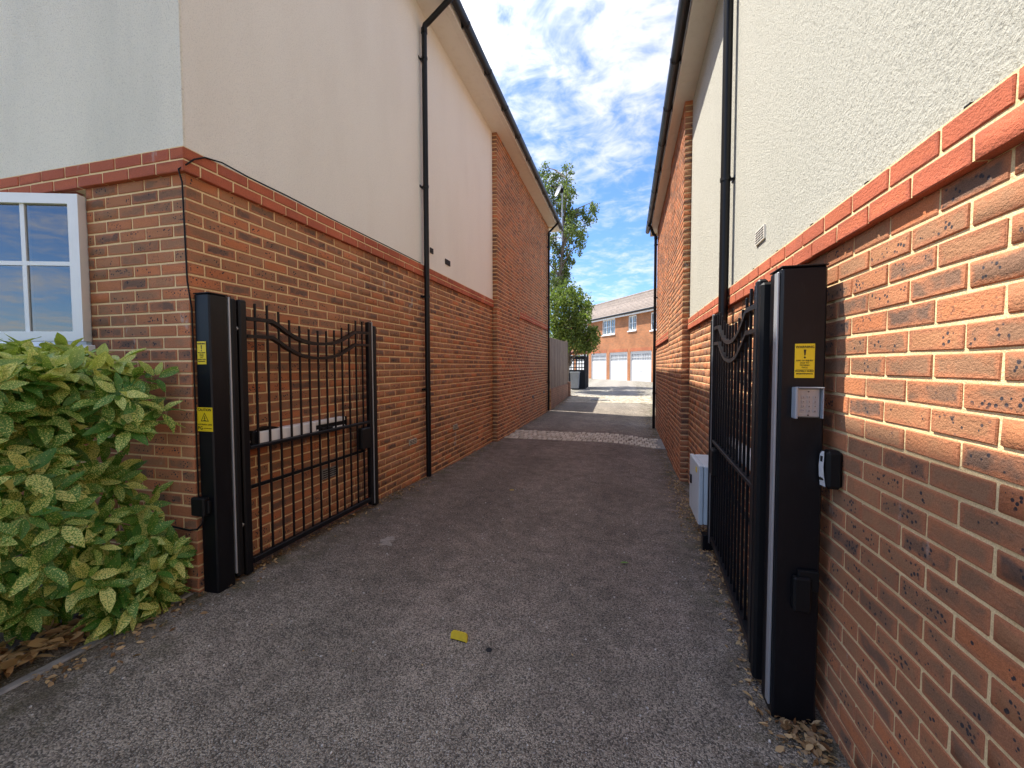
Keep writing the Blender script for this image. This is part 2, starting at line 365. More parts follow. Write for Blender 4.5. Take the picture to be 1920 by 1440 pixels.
def soil_fn(t, b, o):
    p_ = POS(t); C(t, b, MIX(t, MAP(t, NOISE(t, p_, 14, 6, .7), .35, .65), (.035, .024, .016), (.10, .065, .04)), .95); BUMP(t, b, NOISE(t, p_, 22, 6), .9, .04)
M_SOIL = mat('soil', soil_fn)
def stone_fn(c1, c2, sc=30):
    def fn(t, b, o):
        p_ = POS(t); rnd = RND(t); c_ = MIX(t, rnd, c1, c2); k = MAP(t, NOISE(t, p_, sc, 5, .65), .3, .7, .72, 1.2)
        C(t, b, MIX(t, 1., c_, CXYZ(t, k, k, k), 'MULTIPLY'), .85); BUMP(t, b, NOISE(t, p_, sc*3, 4), .5, .006)
    return fn
M_SETT = mat('granite sett', stone_fn((.42, .37, .28), (.62, .56, .45)))
M_CONC = mat('concrete', stone_fn((.22, .215, .20), (.26, .25, .23), 14))
def wood_fn(t, b, o):
    p_ = POS(t); rnd = RND(t); v = VM(t, 'ADD', VM(t, 'MULTIPLY', p_, (1., 1., .06)), CXYZ(t, MA(t, 'MULTIPLY', rnd, 20.), 0., 0.))
    k = NOISE(t, v, 45, 5, .6); C(t, b, MIX(t, MAP(t, k, .3, .7), MIX(t, rnd, (.27, .205, .155), (.36, .285, .22)), (.15, .11, .085)), .9); BUMP(t, b, k, .4, .006)
M_WOOD = mat('weathered timber', wood_fn)
def wood2_fn(t, b, o):
    p_ = POS(t); k = NOISE(t, VM(t, 'MULTIPLY', p_, (1., 1., .06)), 45, 5, .6); C(t, b, MIX(t, k, (.06, .045, .038), (.03, .024, .022)), .85); BUMP(t, b, k, .4, .006)
M_WOOD2 = mat('dark timber', wood2_fn)
def farbrick_fn(ang, c1=(.42, .16, .065), c2=(.30, .125, .056)):
    def fn(t, b, o):
        p_ = POS(t); x_, y_, z_ = XYZ(t, p_)
        s_ = MA(t, 'ADD', MA(t, 'MULTIPLY', x_, math.cos(ang)), MA(t, 'MULTIPLY', y_, math.sin(ang)))
        n = N(t, 'ShaderNodeTexBrick'); put(t, n.inputs['Vector'], CXYZ(t, s_, z_, 0.))
        n.inputs['Scale'].default_value = 1; n.inputs['Brick Width'].default_value = .225; n.inputs['Row Height'].default_value = .075
        n.inputs['Mortar Size'].default_value = .005; n.inputs['Color1'].default_value = c1+(1,); n.inputs['Color2'].default_value = c2+(1,)
        n.inputs['Mortar'].default_value = (.38, .26, .14, 1); n.inputs['Bias'].default_value = -.2
        k = MAP(t, NOISE(t, p_, 1.2, 5), .3, .7, .82, 1.12)
        C(t, b, MIX(t, 1., n.outputs[0], CXYZ(t, k, k, k), 'MULTIPLY'), .9); BUMP(t, b, MA(t, 'MULTIPLY', n.outputs[1], -1.), .4, .006)
    return fn
def tile_fn(t, b, o):
    p_ = POS(t); rnd = RND(t); k = MAP(t, NOISE(t, p_, 3, 5), .3, .7, .8, 1.2)
    C(t, b, MIX(t, 1., MIX(t, rnd, (.17, .135, .11), (.23, .185, .155)), CXYZ(t, k, k, k), 'MULTIPLY'), .8)
M_TILE = mat('concrete roof tile', tile_fn)
M_CURT = mat('pale curtain', lambda t, b, o: C(t, b, MIX(t, MAP(t, NOISE(t, VM(t, 'MULTIPLY', POS(t), (1., 1., .02)), 9, 2), .35, .65), (.50, .55, .52), (.22, .26, .26)), .9))
# ------------------------------------------------------------------ ground
XL, YF, XR = -2.555, 1.977, .82
ZBL, ZBR = 2.656, 1.98      # underside of the red brick bands
def sstep(a, b, v):
    t_ = np.clip((np.asarray(v, float)-a)/(b-a), 0, 1); return t_*t_*(3-2*t_)
def zg(x_, y_):
    x_ = np.asarray(x_, float); y_ = np.asarray(y_, float)
    rise = np.interp(y_, [-1000, 13.2, 18.5, 22.5, 31, 60, 2000], [0, 0, .175, .32, .42, .45, .45])
    return .095*sstep(-1.2, -2.5, x_)*(1-sstep(2.6, 6.5, y_))*sstep(-6, 0, y_) - .09*sstep(-.4, .8, x_)*sstep(3.5, 7, y_)*(1-sstep(11, 15, y_)) + rise
def ground_grid():
    xs = np.unique(np.concatenate([[-900, -300, -100, -40, -20, -10], np.arange(-6, 4.01, .2), [6, 10, 20, 40, 100, 300, 900]]))
    ys = np.unique(np.concatenate([[-900, -300, -100, -40, -15, -8], np.arange(-4, 16, .25), np.arange(16, 46, 1.), [60, 100, 300, 900]]))
    X, Y = np.meshgrid(xs, ys); Z = zg(X, Y); n = len(xs)
    V = np.stack([X, Y, Z], -1).reshape(-1, 3).tolist()
    F = [(j*n+i, j*n+i+1, (j+1)*n+i+1, (j+1)*n+i) for j in range(len(ys)-1) for i in range(n-1)]
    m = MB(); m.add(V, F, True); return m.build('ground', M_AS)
tag(ground_grid(), 'dark speckled asphalt drive running down the alley to the garage court', None, None, 'structure')
# ------------------------------------------------------------------ bricks
def rows(u_start, u_end, phase):
    """stretcher spans between u_start and u_end; phase is the position of one perpend"""
    k = math.floor((u_start-phase)/.225); out = []
    while True:
        a = phase + k*.225; b_ = a + .225; k += 1
        if a >= u_end: break
        a2, b2 = max(a, u_start), min(b_, u_end+.01)
        if b2 - .01 - a2 > .03: out.append((a2, b2-.01))
    return out
def side_brick(sgn, face, a, b_, z_, jit=True, D=.1025):
    """brick in a wall facing sgn*X, spanning Y a..b_, course bottom z_"""
    j = random.gauss(0, .0006) if jit else 0
    return (face - sgn*D/2 + sgn*j, (a+b_)/2, z_+.0325, R(90)*sgn, b_-a-.0015, D, .0636)
def front_brick(face, a, b_, z_, D=.1025):
    return ((a+b_)/2, face + D/2 + random.gauss(0, .0006), z_+.0325, 0, b_-a-.0015, D, .0636)
FULL = {}
def place_bricks(parent, items, mt, name, limit=300, nm_rest='brick_field'):
    sc = []
    for it in items:
        px, py, f = proj(np.array(it[:3])); ok = f > .2 and -20 < px < 1940 and -20 < py < 1460
        th = it[3]; nr = np.array([math.sin(th), -math.cos(th), 0]); d = np.array(it[:3])-np.array([0, 0, H]); dist = np.linalg.norm(d)
        sc.append(abs(nr@d)/dist**3*it[4] if ok else 0)
    order = np.argsort(-np.array(sc)); top = [i for i in order[:limit] if sc[i] > 0]; s_top = set(top)
    for i in top:
        cx, cy, cz, th, L, D, Hh = items[i]; key = (mt.name, round(L, 2), round(D, 2), random.randrange(4))
        if key not in FULL: FULL[key] = brick_mesh(name, L, D, Hh, mt, seed=len(FULL))
        o = link(name, FULL[key], parent); o.location = (cx, cy, cz); o.rotation_euler = (random.gauss(0, .0015), random.gauss(0, .005), th+random.gauss(0, .001))
    rest = [it for i, it in enumerate(items) if i not in s_top]
    if rest: joined(nm_rest, rest, mt, parent)
def bead(m, *a): m.box(*a)
def gutter(parent, sgn, xf, z0, y0, y1, step=.95):
    """half round gutter hung on a fascia at xf, opening upwards, with brackets"""
    xc = xf + sgn*.062; n = 10; V = []; F = []
    for yy in (y0, y1):
        for r_ in (.056, .051):
            V += [(xc+math.cos(math.pi+math.pi*k/n)*r_, yy, z0+math.sin(math.pi+math.pi*k/n)*r_*1.1) for k in range(n+1)]
    q = n+1
    for k in range(n):
        F += [(k, k+1, 2*q+k+1, 2*q+k), (q+k+1, q+k, 3*q+k, 3*q+k+1)]
    F += [(0, 2*q, 3*q, q), (n, q+n, 3*q+n, 2*q+n), tuple(range(q)) , tuple(range(2*q, 3*q))]
    g_ = MB(); g_.add(V, F, True); go = g_.build('gutter', M_PIPE, parent)
    yy = y0+.3
    while yy < y1:
        b_ = MB(); pts = [(xc+math.cos(math.pi+math.pi*k/8)*.061, z0+math.sin(math.pi+math.pi*k/8)*.067) for k in range(9)]
        for (a, c_), (d_, e_) in zip(pts[:-1], pts[1:]):
            b_.add([(a, yy-.02, c_), (a, yy+.02, c_), (d_, yy+.02, e_), (d_, yy-.02, e_)], [(0, 1, 2, 3)])
        b_.box(xf, xf+sgn*.008, yy-.02, yy+.02, z0-.07, z0+.03)
        b_.build('gutter_bracket', M_PIPE, go); yy += step
    return go
def downpipe(parent, sgn, face, yy, ztop, zbot, xg, zgut, brs, r_=.034, foot=True):
    xc = face + sgn*.062
    m = MB(); m.tube([(xc, yy, zbot), (xc, yy, ztop-.06), (xc+sgn*.015, yy, ztop-.02), (xc+sgn*.05, yy, ztop), (xg-sgn*.04, yy, zgut-.05), (xg-sgn*.01, yy, zgut-.03), (xg, yy, zgut+.0)], r_, 14)
    for zc in (ztop-.09, zbot+.9):
        m.tube([(xc, yy, zc-.03), (xc, yy, zc+.03)], r_+.006, 14)
    o = m.build('downpipe', M_PIPE, parent)
    for zb in brs:
        c_ = MB(); c_.tube([(xc, yy, zb-.014), (xc, yy, zb+.014)], r_+.005, 14); c_.box(min(xc, face), max(xc, face), yy-.008, yy+.008, zb-.01, zb+.01)
        c_.box(min(face, face+sgn*.008), max(face, face+sgn*.008), yy-.05, yy+.05, zb-.014, zb+.014); c_.build('pipe_clip', M_PIPE, o)
    return o
def vent(parent, sgn, face, y0, y1, z0, z1, mt, slots=4):
    m = MB(); m.box(min(face, face+sgn*.012), max(face, face+sgn*.012), y0, y1, z0, z1); v = m.build('air_vent', mt, parent)
    s_ = MB(); hh = (z1-z0)/(slots*2+1)
    for k in range(slots):
        za = z0+hh*(2*k+1)
        for c_ in range(3):
            ya = y0+.008+(y1-y0-.012)*c_/3; s_.box(min(face+sgn*.011, face+sgn*.0135), max(face+sgn*.011, face+sgn*.0135), ya, ya+(y1-y0)/3-.012, za, za+hh)
    s_.build('slot', M_DARK, v)
# ------------------------------------------------------------------ left house
LH = empty('house', (-6, 8, 0), 'taller house on the left with cream render over brick and an open white window', 'house')
WIN = (-5.2, -3.40, 1.60, ZBL)      # window opening on the front wall
def left_house():
    c_ = MB()    # mortar backing
    c_.box(-9, WIN[0], YF+.0045, 7.9, -.3, ZBL+.15); c_.box(WIN[1], XL-.0045, YF+.0045, 8.0, -.3, ZBL+.15)
    c_.box(WIN[0], WIN[1], YF+.0046, 7.9, -.3, WIN[2]); c_.box(WIN[0], WIN[1], YF+.25, 7.9, WIN[2], ZBL+.14)
    c_.box(WIN[0], WIN[1], YF+.0046, YF+.24, ZBL, ZBL+.1499)
    c_.box(-9, XL-.005, 7.95, 13.85, -.3, 6.02)
    c_.box(-5, -2.4595, 8.0045, 9.8, -.3, 6.018); c_.box(-5, -2.4845, 9.75, 13.853, -.3, 6.019)
    c_.box(-9, XL+.025, YF-.025, 8.001, ZBL+.004, ZBL+.146); c_.box(-5, -2.4495, 9.8, 13.8535, ZBL+.004, ZBL+.146)
    c_.build('wall', M_MO, LH)
    it = []; band = []
    nlow = 39
    for r_ in range(nlow):
        z_ = ZBL - .075*(r_+1) + .01 - .0
        hd = r_ % 2 == 0       # header shown on the front
        # side wall
        if hd:
            it.append(side_brick(1, XL, YF, YF+.215, z_, False)); spans = rows(YF+.225, 8.0, YF)
        else: spans = rows(YF+.1125, 8.0, YF+.1125)
        it += [side_brick(1, XL, a, b_, z_) for a, b_ in spans]
        # front wall
        if hd: sp2 = rows(-9, XL-.1125, XL-.1125+.01)
        else: sp2 = rows(-9, XL, XL+.01)
        for a, b_ in sp2:
            if b_ > WIN[0]-.001 and a < WIN[1] and z_+.065 > WIN[2]:
                if a < WIN[0]-.03: it.append(front_brick(YF, a, WIN[0], z_))
                if b_ > WIN[1]+.03: it.append(front_brick(YF, WIN[1], b_, z_))
                continue
            if b_ < -5.6: continue
            it.append(front_brick(YF, a, b_, z_))
    ztop = 6.02; r_ = 0
    z_ = ZBL - .075*nlow + .01
    while z_ < ztop - .03:
        hd = r_ % 2 == 0
        a0 = 8.0
        if hd: sp = rows(a0, 9.8, a0)
        else: sp = [(a0, a0+.1025)] + rows(a0+.1125, 9.8, a0+.1125)
        it += [side_brick(1, -2.455, a, b_, z_) for a, b_ in sp]
        inb = ZBL - .01 < z_ < ZBL + .14
        if not inb: it += [side_brick(1, -2.480, a, b_, z_) for a, b_ in rows(9.81, 13.86, 9.8 + (.1125 if hd else 0))]
        z_ += .075; r_ += 1
    for k in range(2):
        z_ = ZBL + k*.075 + .0
        if k == 1:
            band.append(side_brick(1, XL+.03, YF-.03, YF+.185, z_)); sp = rows(YF+.195, 8.0, YF-.03); sp2 = rows(-6, XL-.0825, XL-.0725)
        else: sp = rows(YF+.0825, 8.0, YF+.0825); sp2 = rows(-6, XL+.03, XL+.04)
        band += [side_brick(1, XL+.03, a, b_, z_) for a, b_ in sp] + [front_brick(YF-.03, a, b_, z_) for a, b_ in sp2]
        band += [side_brick(1, -2.445, a, b_, z_) for a, b_ in rows(9.81, 13.86, 9.8+.1125*k)]
    place_bricks(LH, it, M_BR, 'brick')
    place_bricks(LH, band, M_RED, 'band_brick', nm_rest='band_field')
    zr = ZBL+.142
    f_ = MB(); f_.box(-9, XL-.002, YF-.006, YF+.15, zr, 6.03); f_.build('front_render', M_RF, LH)
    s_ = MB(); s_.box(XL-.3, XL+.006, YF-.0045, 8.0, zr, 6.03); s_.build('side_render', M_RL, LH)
    b_ = MB(); b_.box(XL-.004, XL+.009, YF-.009, YF+.004, zr, 6.0); b_.build('corner_bead', M_RF, LH)
    b_ = MB(); b_.box(XL, XL+.014, YF, 8.0, zr-.001, zr+.006); b_.box(-9, XL+.014, YF-.014, YF, zr-.0012, zr+.0058); b_.build('render_stop', M_RUB, LH)
    # eaves
    e_ = MB(); e_.box(XL-.2, -2.19, 1.4, 14.35, 6.02, 6.032); so = e_.build('soffit', M_SOF, LH)
    j_ = MB()
    for yy in np.arange(2.2, 14, 2.4): j_.box(XL, -2.195, yy, yy+.004, 6.0165, 6.021)
    j_.box(-2.262, -2.258, 1.4, 14.35, 6.0165, 6.021); j_.build('soffit_joint', M_SOF, so)
    e_ = MB(); e_.box(-2.19, -2.172, 1.4, 14.35, 6.004, 6.16); e_.build('fascia', M_SOF, LH)
    e_ = MB(); e_.box(-4, -2.172, 14.332, 14.35, 6.033, 6.12); e_.build('verge_board', M_SOF, LH)
    gutter(LH, 1, -2.172, 6.10, 1.4, 14.42)
    downpipe(LH, 1, XL+.006, 5.02, 5.80, .06, -2.11, 6.06, (1.2, 2.4, 3.79, 5.38))
    downpipe(LH, 1, -2.480, 13.52, 5.80, .06, -2.11, 6.06, (1.0, 2.3, 3.7, 5.3))
    # roof
    V = []; a_ = R(36)
    m = MB(); L_ = 4.2
    for (y0, y1) in ((1.35, 14.4),):
        p0 = Vector((-2.13, 0, 6.15)); d = Vector((-math.cos(a_), 0, math.sin(a_))); nrm = Vector((math.sin(a_), 0, math.cos(a_)))
        m.add([tuple(p0+d*s_*L_+nrm*h_+Vector((0, yy, 0))) for s_ in (0, 1) for yy in (y0, y1) for h_ in (0, .05)], [(0, 1, 3, 2), (4, 6, 7, 5), (0, 4, 5, 1), (2, 3, 7, 6), (0, 2, 6, 4), (1, 5, 7, 3)])
        p1 = p0+d*L_; d2 = Vector((-math.cos(a_), 0, -math.sin(a_))); n2_ = Vector((-math.sin(a_), 0, math.cos(a_)))
        m.add([tuple(p1+d2*s_*L_+n2_*h_+Vector((0, yy, 0))) for s_ in (0, 1) for yy in (y0, y1) for h_ in (0, .05)], [(0, 1, 3, 2), (4, 6, 7, 5), (0, 4, 5, 1), (2, 3, 7, 6), (0, 2, 6, 4), (1, 5, 7, 3)])
    m.build('roof', M_TILE, LH)
    gm = MB(); gx0, gx1, gz = -8.9, -2.35, 6.0
    gm.add([(gx0, 13.8, gz), (gx1, 13.8, gz), ((gx0+gx1)/2, 13.8, gz+2.3), (gx0, 13.85, gz), (gx1, 13.85, gz), ((gx0+gx1)/2, 13.85, gz+2.3)], [(0, 1, 2), (5, 4, 3), (0, 3, 4, 1), (1, 4, 5, 2), (2, 5, 3, 0)])
    gm.build('gable', M_MO, LH)
    # vents
    vent(LH, 1, XL+.006, 5.73, 5.90, 2.985, 3.06, M_WOOD2, 3); vent(LH, 1, XL+.006, 5.24, 5.33, 3.02, 3.09, M_WOOD2, 2)
    vent(LH, 1, XL+.004, 5.98, 6.14, .53, .60, M_SETT, 3); vent(LH, 1, XL+.004, 3.08, 3.29, .515, .60, M_CONC, 4)
    vent(LH, 1, XL+.004, 4.62, 4.80, .535, .60, M_SETT, 3); vent(LH, 1, -2.455+.024-.045, 11.3, 11.46, .62, .69, M_CONC, 3); vent(LH, 1, -2.476, 12.9, 13.06, .66, .73, M_CONC, 3)
    # window
    wx0, wx1, wz0, wz1 = WIN
    W_ = MB(); yw = YF+.10; t_ = .06
    W_.box(wx0, wx1, yw, yw+.06, wz0+.05, wz0+.05+t_); W_.box(wx0, wx1, yw, yw+.06, wz1-t_, wz1)
    for xx in (wx0, -4.6, -4.02, wx1-t_): W_.box(xx, xx+t_, yw-.001, yw+.059, wz0+.05+t_, wz1-t_)
    fr = W_.build('window_frame', M_UPVC, LH)
    gb = MB(); zb = (wz0+wz1)/2+.02
    for xa, xb in ((wx0+t_, -4.6), (-4.54, -4.02)):
        gb.box(xa, xb, yw+.015, yw+.035, zb-.012, zb+.012); gb.box((xa+xb)/2-.012, (xa+xb)/2+.012, yw+.016, yw+.036, wz0+.11, wz1-t_)
    gb.build('glazing_bar', M_UPVC, fr)
    for xa, xb in ((wx0+t_, -4.6), (-4.54, -4.02)):
        p_ = MB(); p_.box(xa, xb, yw+.022, yw+.028, wz0+.11, wz1-t_); p_.build('pane', M_GL, fr)
    sl_ = MB(); sl_.cbox(wx0-.04, wx1+.03, YF-.05, YF+.16, wz0, wz0+.045, .006); sl_.build('window_sill', M_UPVC, LH)
    rm = MB(); rm.box(wx0, wx1, YF+.23, YF+.245, wz0-.4, wz1)
    rm.build('dark_room', M_ROOM, LH)
    ld = MB(); ld.box(wx0+.1, wx1-.4, YF+.19, YF+.225, wz0+.1, wz0+.42); ld.build('blind', M_CURT, LH)
    # open casement, hinged on the right, swung outwards
    an = R(19); hx, hy = -3.385, YF-.03; ax = Vector((-math.cos(an), -math.sin(an), 0)); ay = Vector((math.sin(an), -math.cos(an), 0)); az = Vector((0, 0, 1))
    cz0, cz1, cw, ft = 1.668, 2.600, .70, .062
    def bar(m, s0, s1, q0, q1, th=.03, off=0): m.obox(Vector((hx, hy, 0))+ax*(s0+s1)/2+az*(q0+q1)/2+ay*off, ax, ay, az, (s1-s0)/2, th, (q1-q0)/2)
    m = MB(); bar(m, 0, ft, cz0, cz1); bar(m, cw-ft, cw, cz0, cz1); bar(m, ft, cw-ft, cz0, cz0+ft, .0295); bar(m, ft, cw-ft, cz1-ft, cz1, .0295)
    ca = m.build('open_casement', M_UPVC, LH)
    m = MB(); zm = (cz0+cz1)/2+.03; bar(m, ft, cw-ft, zm-.013, zm+.013, .014); bar(m, .335, .361, cz0+ft, cz1-ft, .0135); m.build('glazing_bar', M_UPVC, ca)
    m = MB(); bar(m, ft-.01, cw-ft+.01, cz0+ft-.01, cz1-ft+.01, .004); m.build('pane', M_GL, ca)
    m = MB(); bar(m, .0, .03, cz0-.02, cz1+.0, .012, -.035); m.build('hinge_stile', M_ALU, ca)
left_house()
# ------------------------------------------------------------------ right house
RH = empty('house', (4, 5, 0), 'lower house on the right with sunlit ivory render over brick and a tall black downpipe', 'house')
def right_house():
    Y0 = -1.6
    c_ = MB(); c_.box(XR+.0045, 6, Y0, 6.15, -.4, ZBR+.15); c_.box(XR+.0046, 6, 6.1, 11.52, -.4, 4.97)
    c_.box(.7245, 3, 6.1045, 7.95, -.4, 4.968); c_.box(.7495, 3, 7.9, 11.523, -.4, 4.969)
    c_.box(XR-.0255, 3, Y0+.001, 6.099, ZBR+.004, ZBR+.146); c_.box(.7145, 3, 7.95, 11.5235, ZBR+.004, ZBR+.146)
    c_.build('wall', M_MO, RH)
    it = []; band = []
    for r_ in range(31):
        z_ = ZBR - .075*(r_+1) + .01
        it += [side_brick(-1, XR, a, b_, z_) for a, b_ in rows(Y0, 6.1, 1.779 if r_ % 2 else 1.8915)]
    z_ = ZBR - .075*31 + .01; r_ = 0
    while z_ < 4.95:
        sp = rows(6.1, 7.95, 6.1) if r_ % 2 else [(6.1, 6.2025)] + rows(6.2125, 7.95, 6.2125)
        it += [side_brick(-1, .72, a, b_, z_) for a, b_ in sp]
        if not (ZBR-.01 < z_ < ZBR+.14): it += [side_brick(-1, .745, a, b_, z_) for a, b_ in rows(7.96, 11.53, 7.95+(.1125 if r_ % 2 else 0))]
        z_ += .075; r_ += 1
    for k in range(2):
        band += [side_brick(-1, XR-.03, a, b_, ZBR+k*.075) for a, b_ in rows(Y0, 6.1, 1.62 if k else 1.7325)]
        band += [side_brick(-1, .71, a, b_, ZBR+k*.075) for a, b_ in rows(7.96, 11.53, 7.95+.1125*k)]
    place_bricks(RH, it, M_BR, 'brick'); place_bricks(RH, band, M_RED, 'band_brick', nm_rest='band_field')
    zr = ZBR+.142
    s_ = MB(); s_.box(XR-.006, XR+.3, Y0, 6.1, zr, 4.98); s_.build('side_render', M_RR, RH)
    b_ = MB(); b_.box(XR-.014, XR, Y0, 6.1, zr-.001, zr+.007)
    for yy in np.arange(-1.4, 6.0, .45): b_.box(XR-.024, XR-.012, yy, yy+.02, zr, zr+.012)
    b_.build('render_stop', M_RUB, RH)
    e_ = MB(); e_.box(.60, XR+.2, Y0, 11.85, 4.97, 4.982); so = e_.build('soffit', M_SOF, RH)
    j_ = MB()
    for yy in np.arange(-.3, 11.5, 1.2): j_.box(.605, XR, yy, yy+.004, 4.9665, 4.971)
    j_.build('soffit_joint', M_SOF, so)
    e_ = MB(); e_.box(.582, .60, Y0, 11.85, 4.955, 5.11); e_.build('fascia', M_SOF, RH)
    e_ = MB(); e_.box(.583, 1.2, 11.851, 11.866, 4.9, 5.1); e_.build('verge_board', M_SOF, RH)
    gutter(RH, -1, .582, 5.05, Y0, 11.9)
    downpipe(RH, -1, XR-.006, 3.76, 4.75, -.02, .52, 5.01, (2.98, 1.2, .5, 4.5), .036)
    downpipe(RH, -1, .745, 11.2, 4.76, -.08, .52, 5.01, (4.5, 3.2, 1.9, .8))
    m = MB(); a_ = R(36); p0 = Vector((.53, 0, 5.10)); d = Vector((math.cos(a_), 0, math.sin(a_))); nrm = Vector((-math.sin(a_), 0, math.cos(a_)))
    m.add([tuple(p0+d*s_*4.0+nrm*h_+Vector((0, yy, 0))) for s_ in (0, 1) for yy in (Y0, 11.9) for h_ in (0, .05)], [(0, 1, 3, 2), (4, 6, 7, 5), (0, 4, 5, 1), (2, 3, 7, 6), (0, 2, 6, 4), (1, 5, 7, 3)])
    m.build('roof', M_TILE, RH)
    vent(RH, -1, XR-.006, 2.92, 3.10, 2.275, 2.36, M_SOF, 5)
right_house()
# ------------------------------------------------------------------ gate posts, gates
def post(label, x0, x1, y0, y1, z0, z1, sgn):
    """box post; sgn is the side of the drive (+1: faces +X)"""
    e_ = empty('gate_post', ((x0+x1)/2, y0, z0), label, 'gate post', 'black steel gate posts')
    m = MB(); m.cbox(x0, x1, y0, y1, z0-.1, z1, .008); m.build('post_box', M_BLK, e_)
    m = MB(); m.cbox(x0-.002, x1+.002, y0-.002, y1+.002, z1, z1+.006, .002); m.build('cap', M_BLK, e_)
    return e_
PL = post('black steel gate post at the corner of the left house', -2.548, -2.43, 2.0, 2.125, .09, 1.945, 1)
m = MB(); m.cbox(-2.45, -2.425, 2.128, 2.138, .16, 1.94, .002); m.build('edge_channel', M_ALU, PL)
m = MB(); m.cbox(-2.47, -2.42, 2.138, 2.185, .13, 1.935, .012); m.build('safety_edge', M_RUB, PL)
m = MB(); m.cbox(-2.575, -2.47, 1.955, 2.0, .585, .70, .008); m.cbox(-2.50, -2.455, 1.975, 2.0, .60, .68, .006); m.build('photocell', M_RUB, PL)
m = MB(); m.tube([(-2.50, 1.985, .60), (-2.505, 1.975, .54), (-2.54, 1.968, .50), (-2.60, 1.966, .49), (-2.75, 1.966, .50)], .006, 8); m.build('cable', M_RUB, PL)
PR = post('wide black steel gate post beside the right brick wall with keypad', .612, .775, 1.97, 2.12, -.02, 1.90, -1)
m = MB(); m.cbox(.602, .611, 1.99, 2.03, .04, 1.885, .002); m.build('edge_strip', M_ALU, PR)
m = MB(); m.cbox(.585, .64, 2.142, 2.20, .03, 1.875, .012); m.build('safety_edge', M_RUB, PR)
m = MB(); m.cbox(.67, .735, 1.93, 1.97, .49, .635, .008); m.cbox(.69, .765, 1.945, 1.969, .575, .66, .004); m.build('lock_housing', M_RUB, PR)
# gate leaf in local space: hinge at 0, runs along +Y, front (drive side) is +X for the left leaf
RAIL = [(0, 1.823), (.06, 1.823), (.27, 1.826), (.33, 1.80), (.40, 1.762), (.47, 1.733), (.55, 1.707), (.64, 1.692), (.72, 1.687), (.81, 1.689), (.90, 1.698), (.98, 1.714), (1.05, 1.738), (1.12, 1.768), (1.18, 1.795), (1.235, 1.822), (1.44, 1.826)]
def rail_z(s_): return float(np.interp(s_, [a for a, _ in RAIL], [b_ for _, b_ in RAIL]))
def make_gate(label, dz=0, side=1):
    e_ = empty('driveway_gate', (0, 0, 0), label, 'gate', 'open black railing gates')
    m = MB(); m.cbox(-.022, .022, 0, .06, .10+dz, 1.94+dz, .012); m.build('hinge_stile', M_BLK, e_)
    m = MB(); m.cbox(-.022, .022, 1.435, 1.485, .12+dz, 1.935+dz, .006); m.build('meeting_stile', M_BLK, e_)
    for k in range(13):
        s_ = .14+.1015*k; m = MB(); m.cbox(-.007, .007, s_-.007, s_+.007, .17+dz, rail_z(s_)+.108+dz, .002); m.build('bar', M_BLK, e_)
    for nm_, off, th in (('curved_top_rail', 0, .012), ('curved_lower_rail', -.117, .011)):
        m = MB(); V = []; F = []
        pts = [(s_, z_+off) for s_, z_ in RAIL if s_ >= .06]; n = len(pts)
        for i, (s_, z_) in enumerate(pts):
            a, b_ = pts[max(i-1, 0)], pts[min(i+1, n-1)]; L_ = math.hypot(b_[0]-a[0], b_[1]-a[1]); nx_, nz_ = -(b_[1]-a[1])/L_*th, (b_[0]-a[0])/L_*th
            V += [(-.02, s_+nx_, z_+nz_+dz), (.02, s_+nx_, z_+nz_+dz), (.02, s_-nx_, z_-nz_+dz), (-.02, s_-nx_, z_-nz_+dz)]
        for i in range(n-1): F += [(4*i+k, 4*i+(k+1) % 4, 4*i+4+(k+1) % 4, 4*i+4+k) for k in range(4)]
        m.add(V, F); m.build(nm_, M_BLK, e_)
    for nm_, z_, th, hw in (('middle_rail', .952, .012, .02), ('bottom_rail', .177, .02, .02)):
        m = MB(); m.cbox(-hw, hw, .06, 1.435, z_-th+dz, z_+th+dz, .003); m.build(nm_, M_BLK, e_)
    m = MB(); m.cbox(-.045*side-.008, -.045*side+.008, .02, 1.44, .655+dz, .68+dz, .003); m.build('rear_rail', M_BLK, e_)
    m = MB(); m.cbox(-.035, .03, 1.29, 1.435, .70+dz, .905+dz, .01); m.build('lock_box', M_RUB, e_)
    m = MB(); m.cbox(-.012+.012*side, .012+.012*side, 1.487, 1.499, .12+dz, 1.94+dz, .002); m.build('edge_channel', M_ALU, e_)
    m = MB(); m.cbox(-.03, .03, 1.499, 1.56, .09+dz, 1.905+dz, .012); m.build('safety_edge', M_RUB, e_)
    for zh in (1.75, .45):
        m = MB(); m.tube([(-.0, -.05, zh+dz), (0, .02, zh+dz)], .011, 10); m.tube([(0, -.03, zh+dz), (0, -.015, zh+dz)], .02, 6); m.build('hinge_bolt', M_ALU, e_)
    return e_
GL_ = make_gate('black railing gate leaf folded back along the left house wall'); GL_.location = (-2.46, 2.215, 0)
GR_ = make_gate('black railing gate leaf folded back along the sunlit right wall', -.04, -1); GR_.location = (.607, 2.20, 0); GR_.rotation_euler = (0, 0, -math.atan2(.068, 1.44)); GR_.scale = (1, .955, 1)
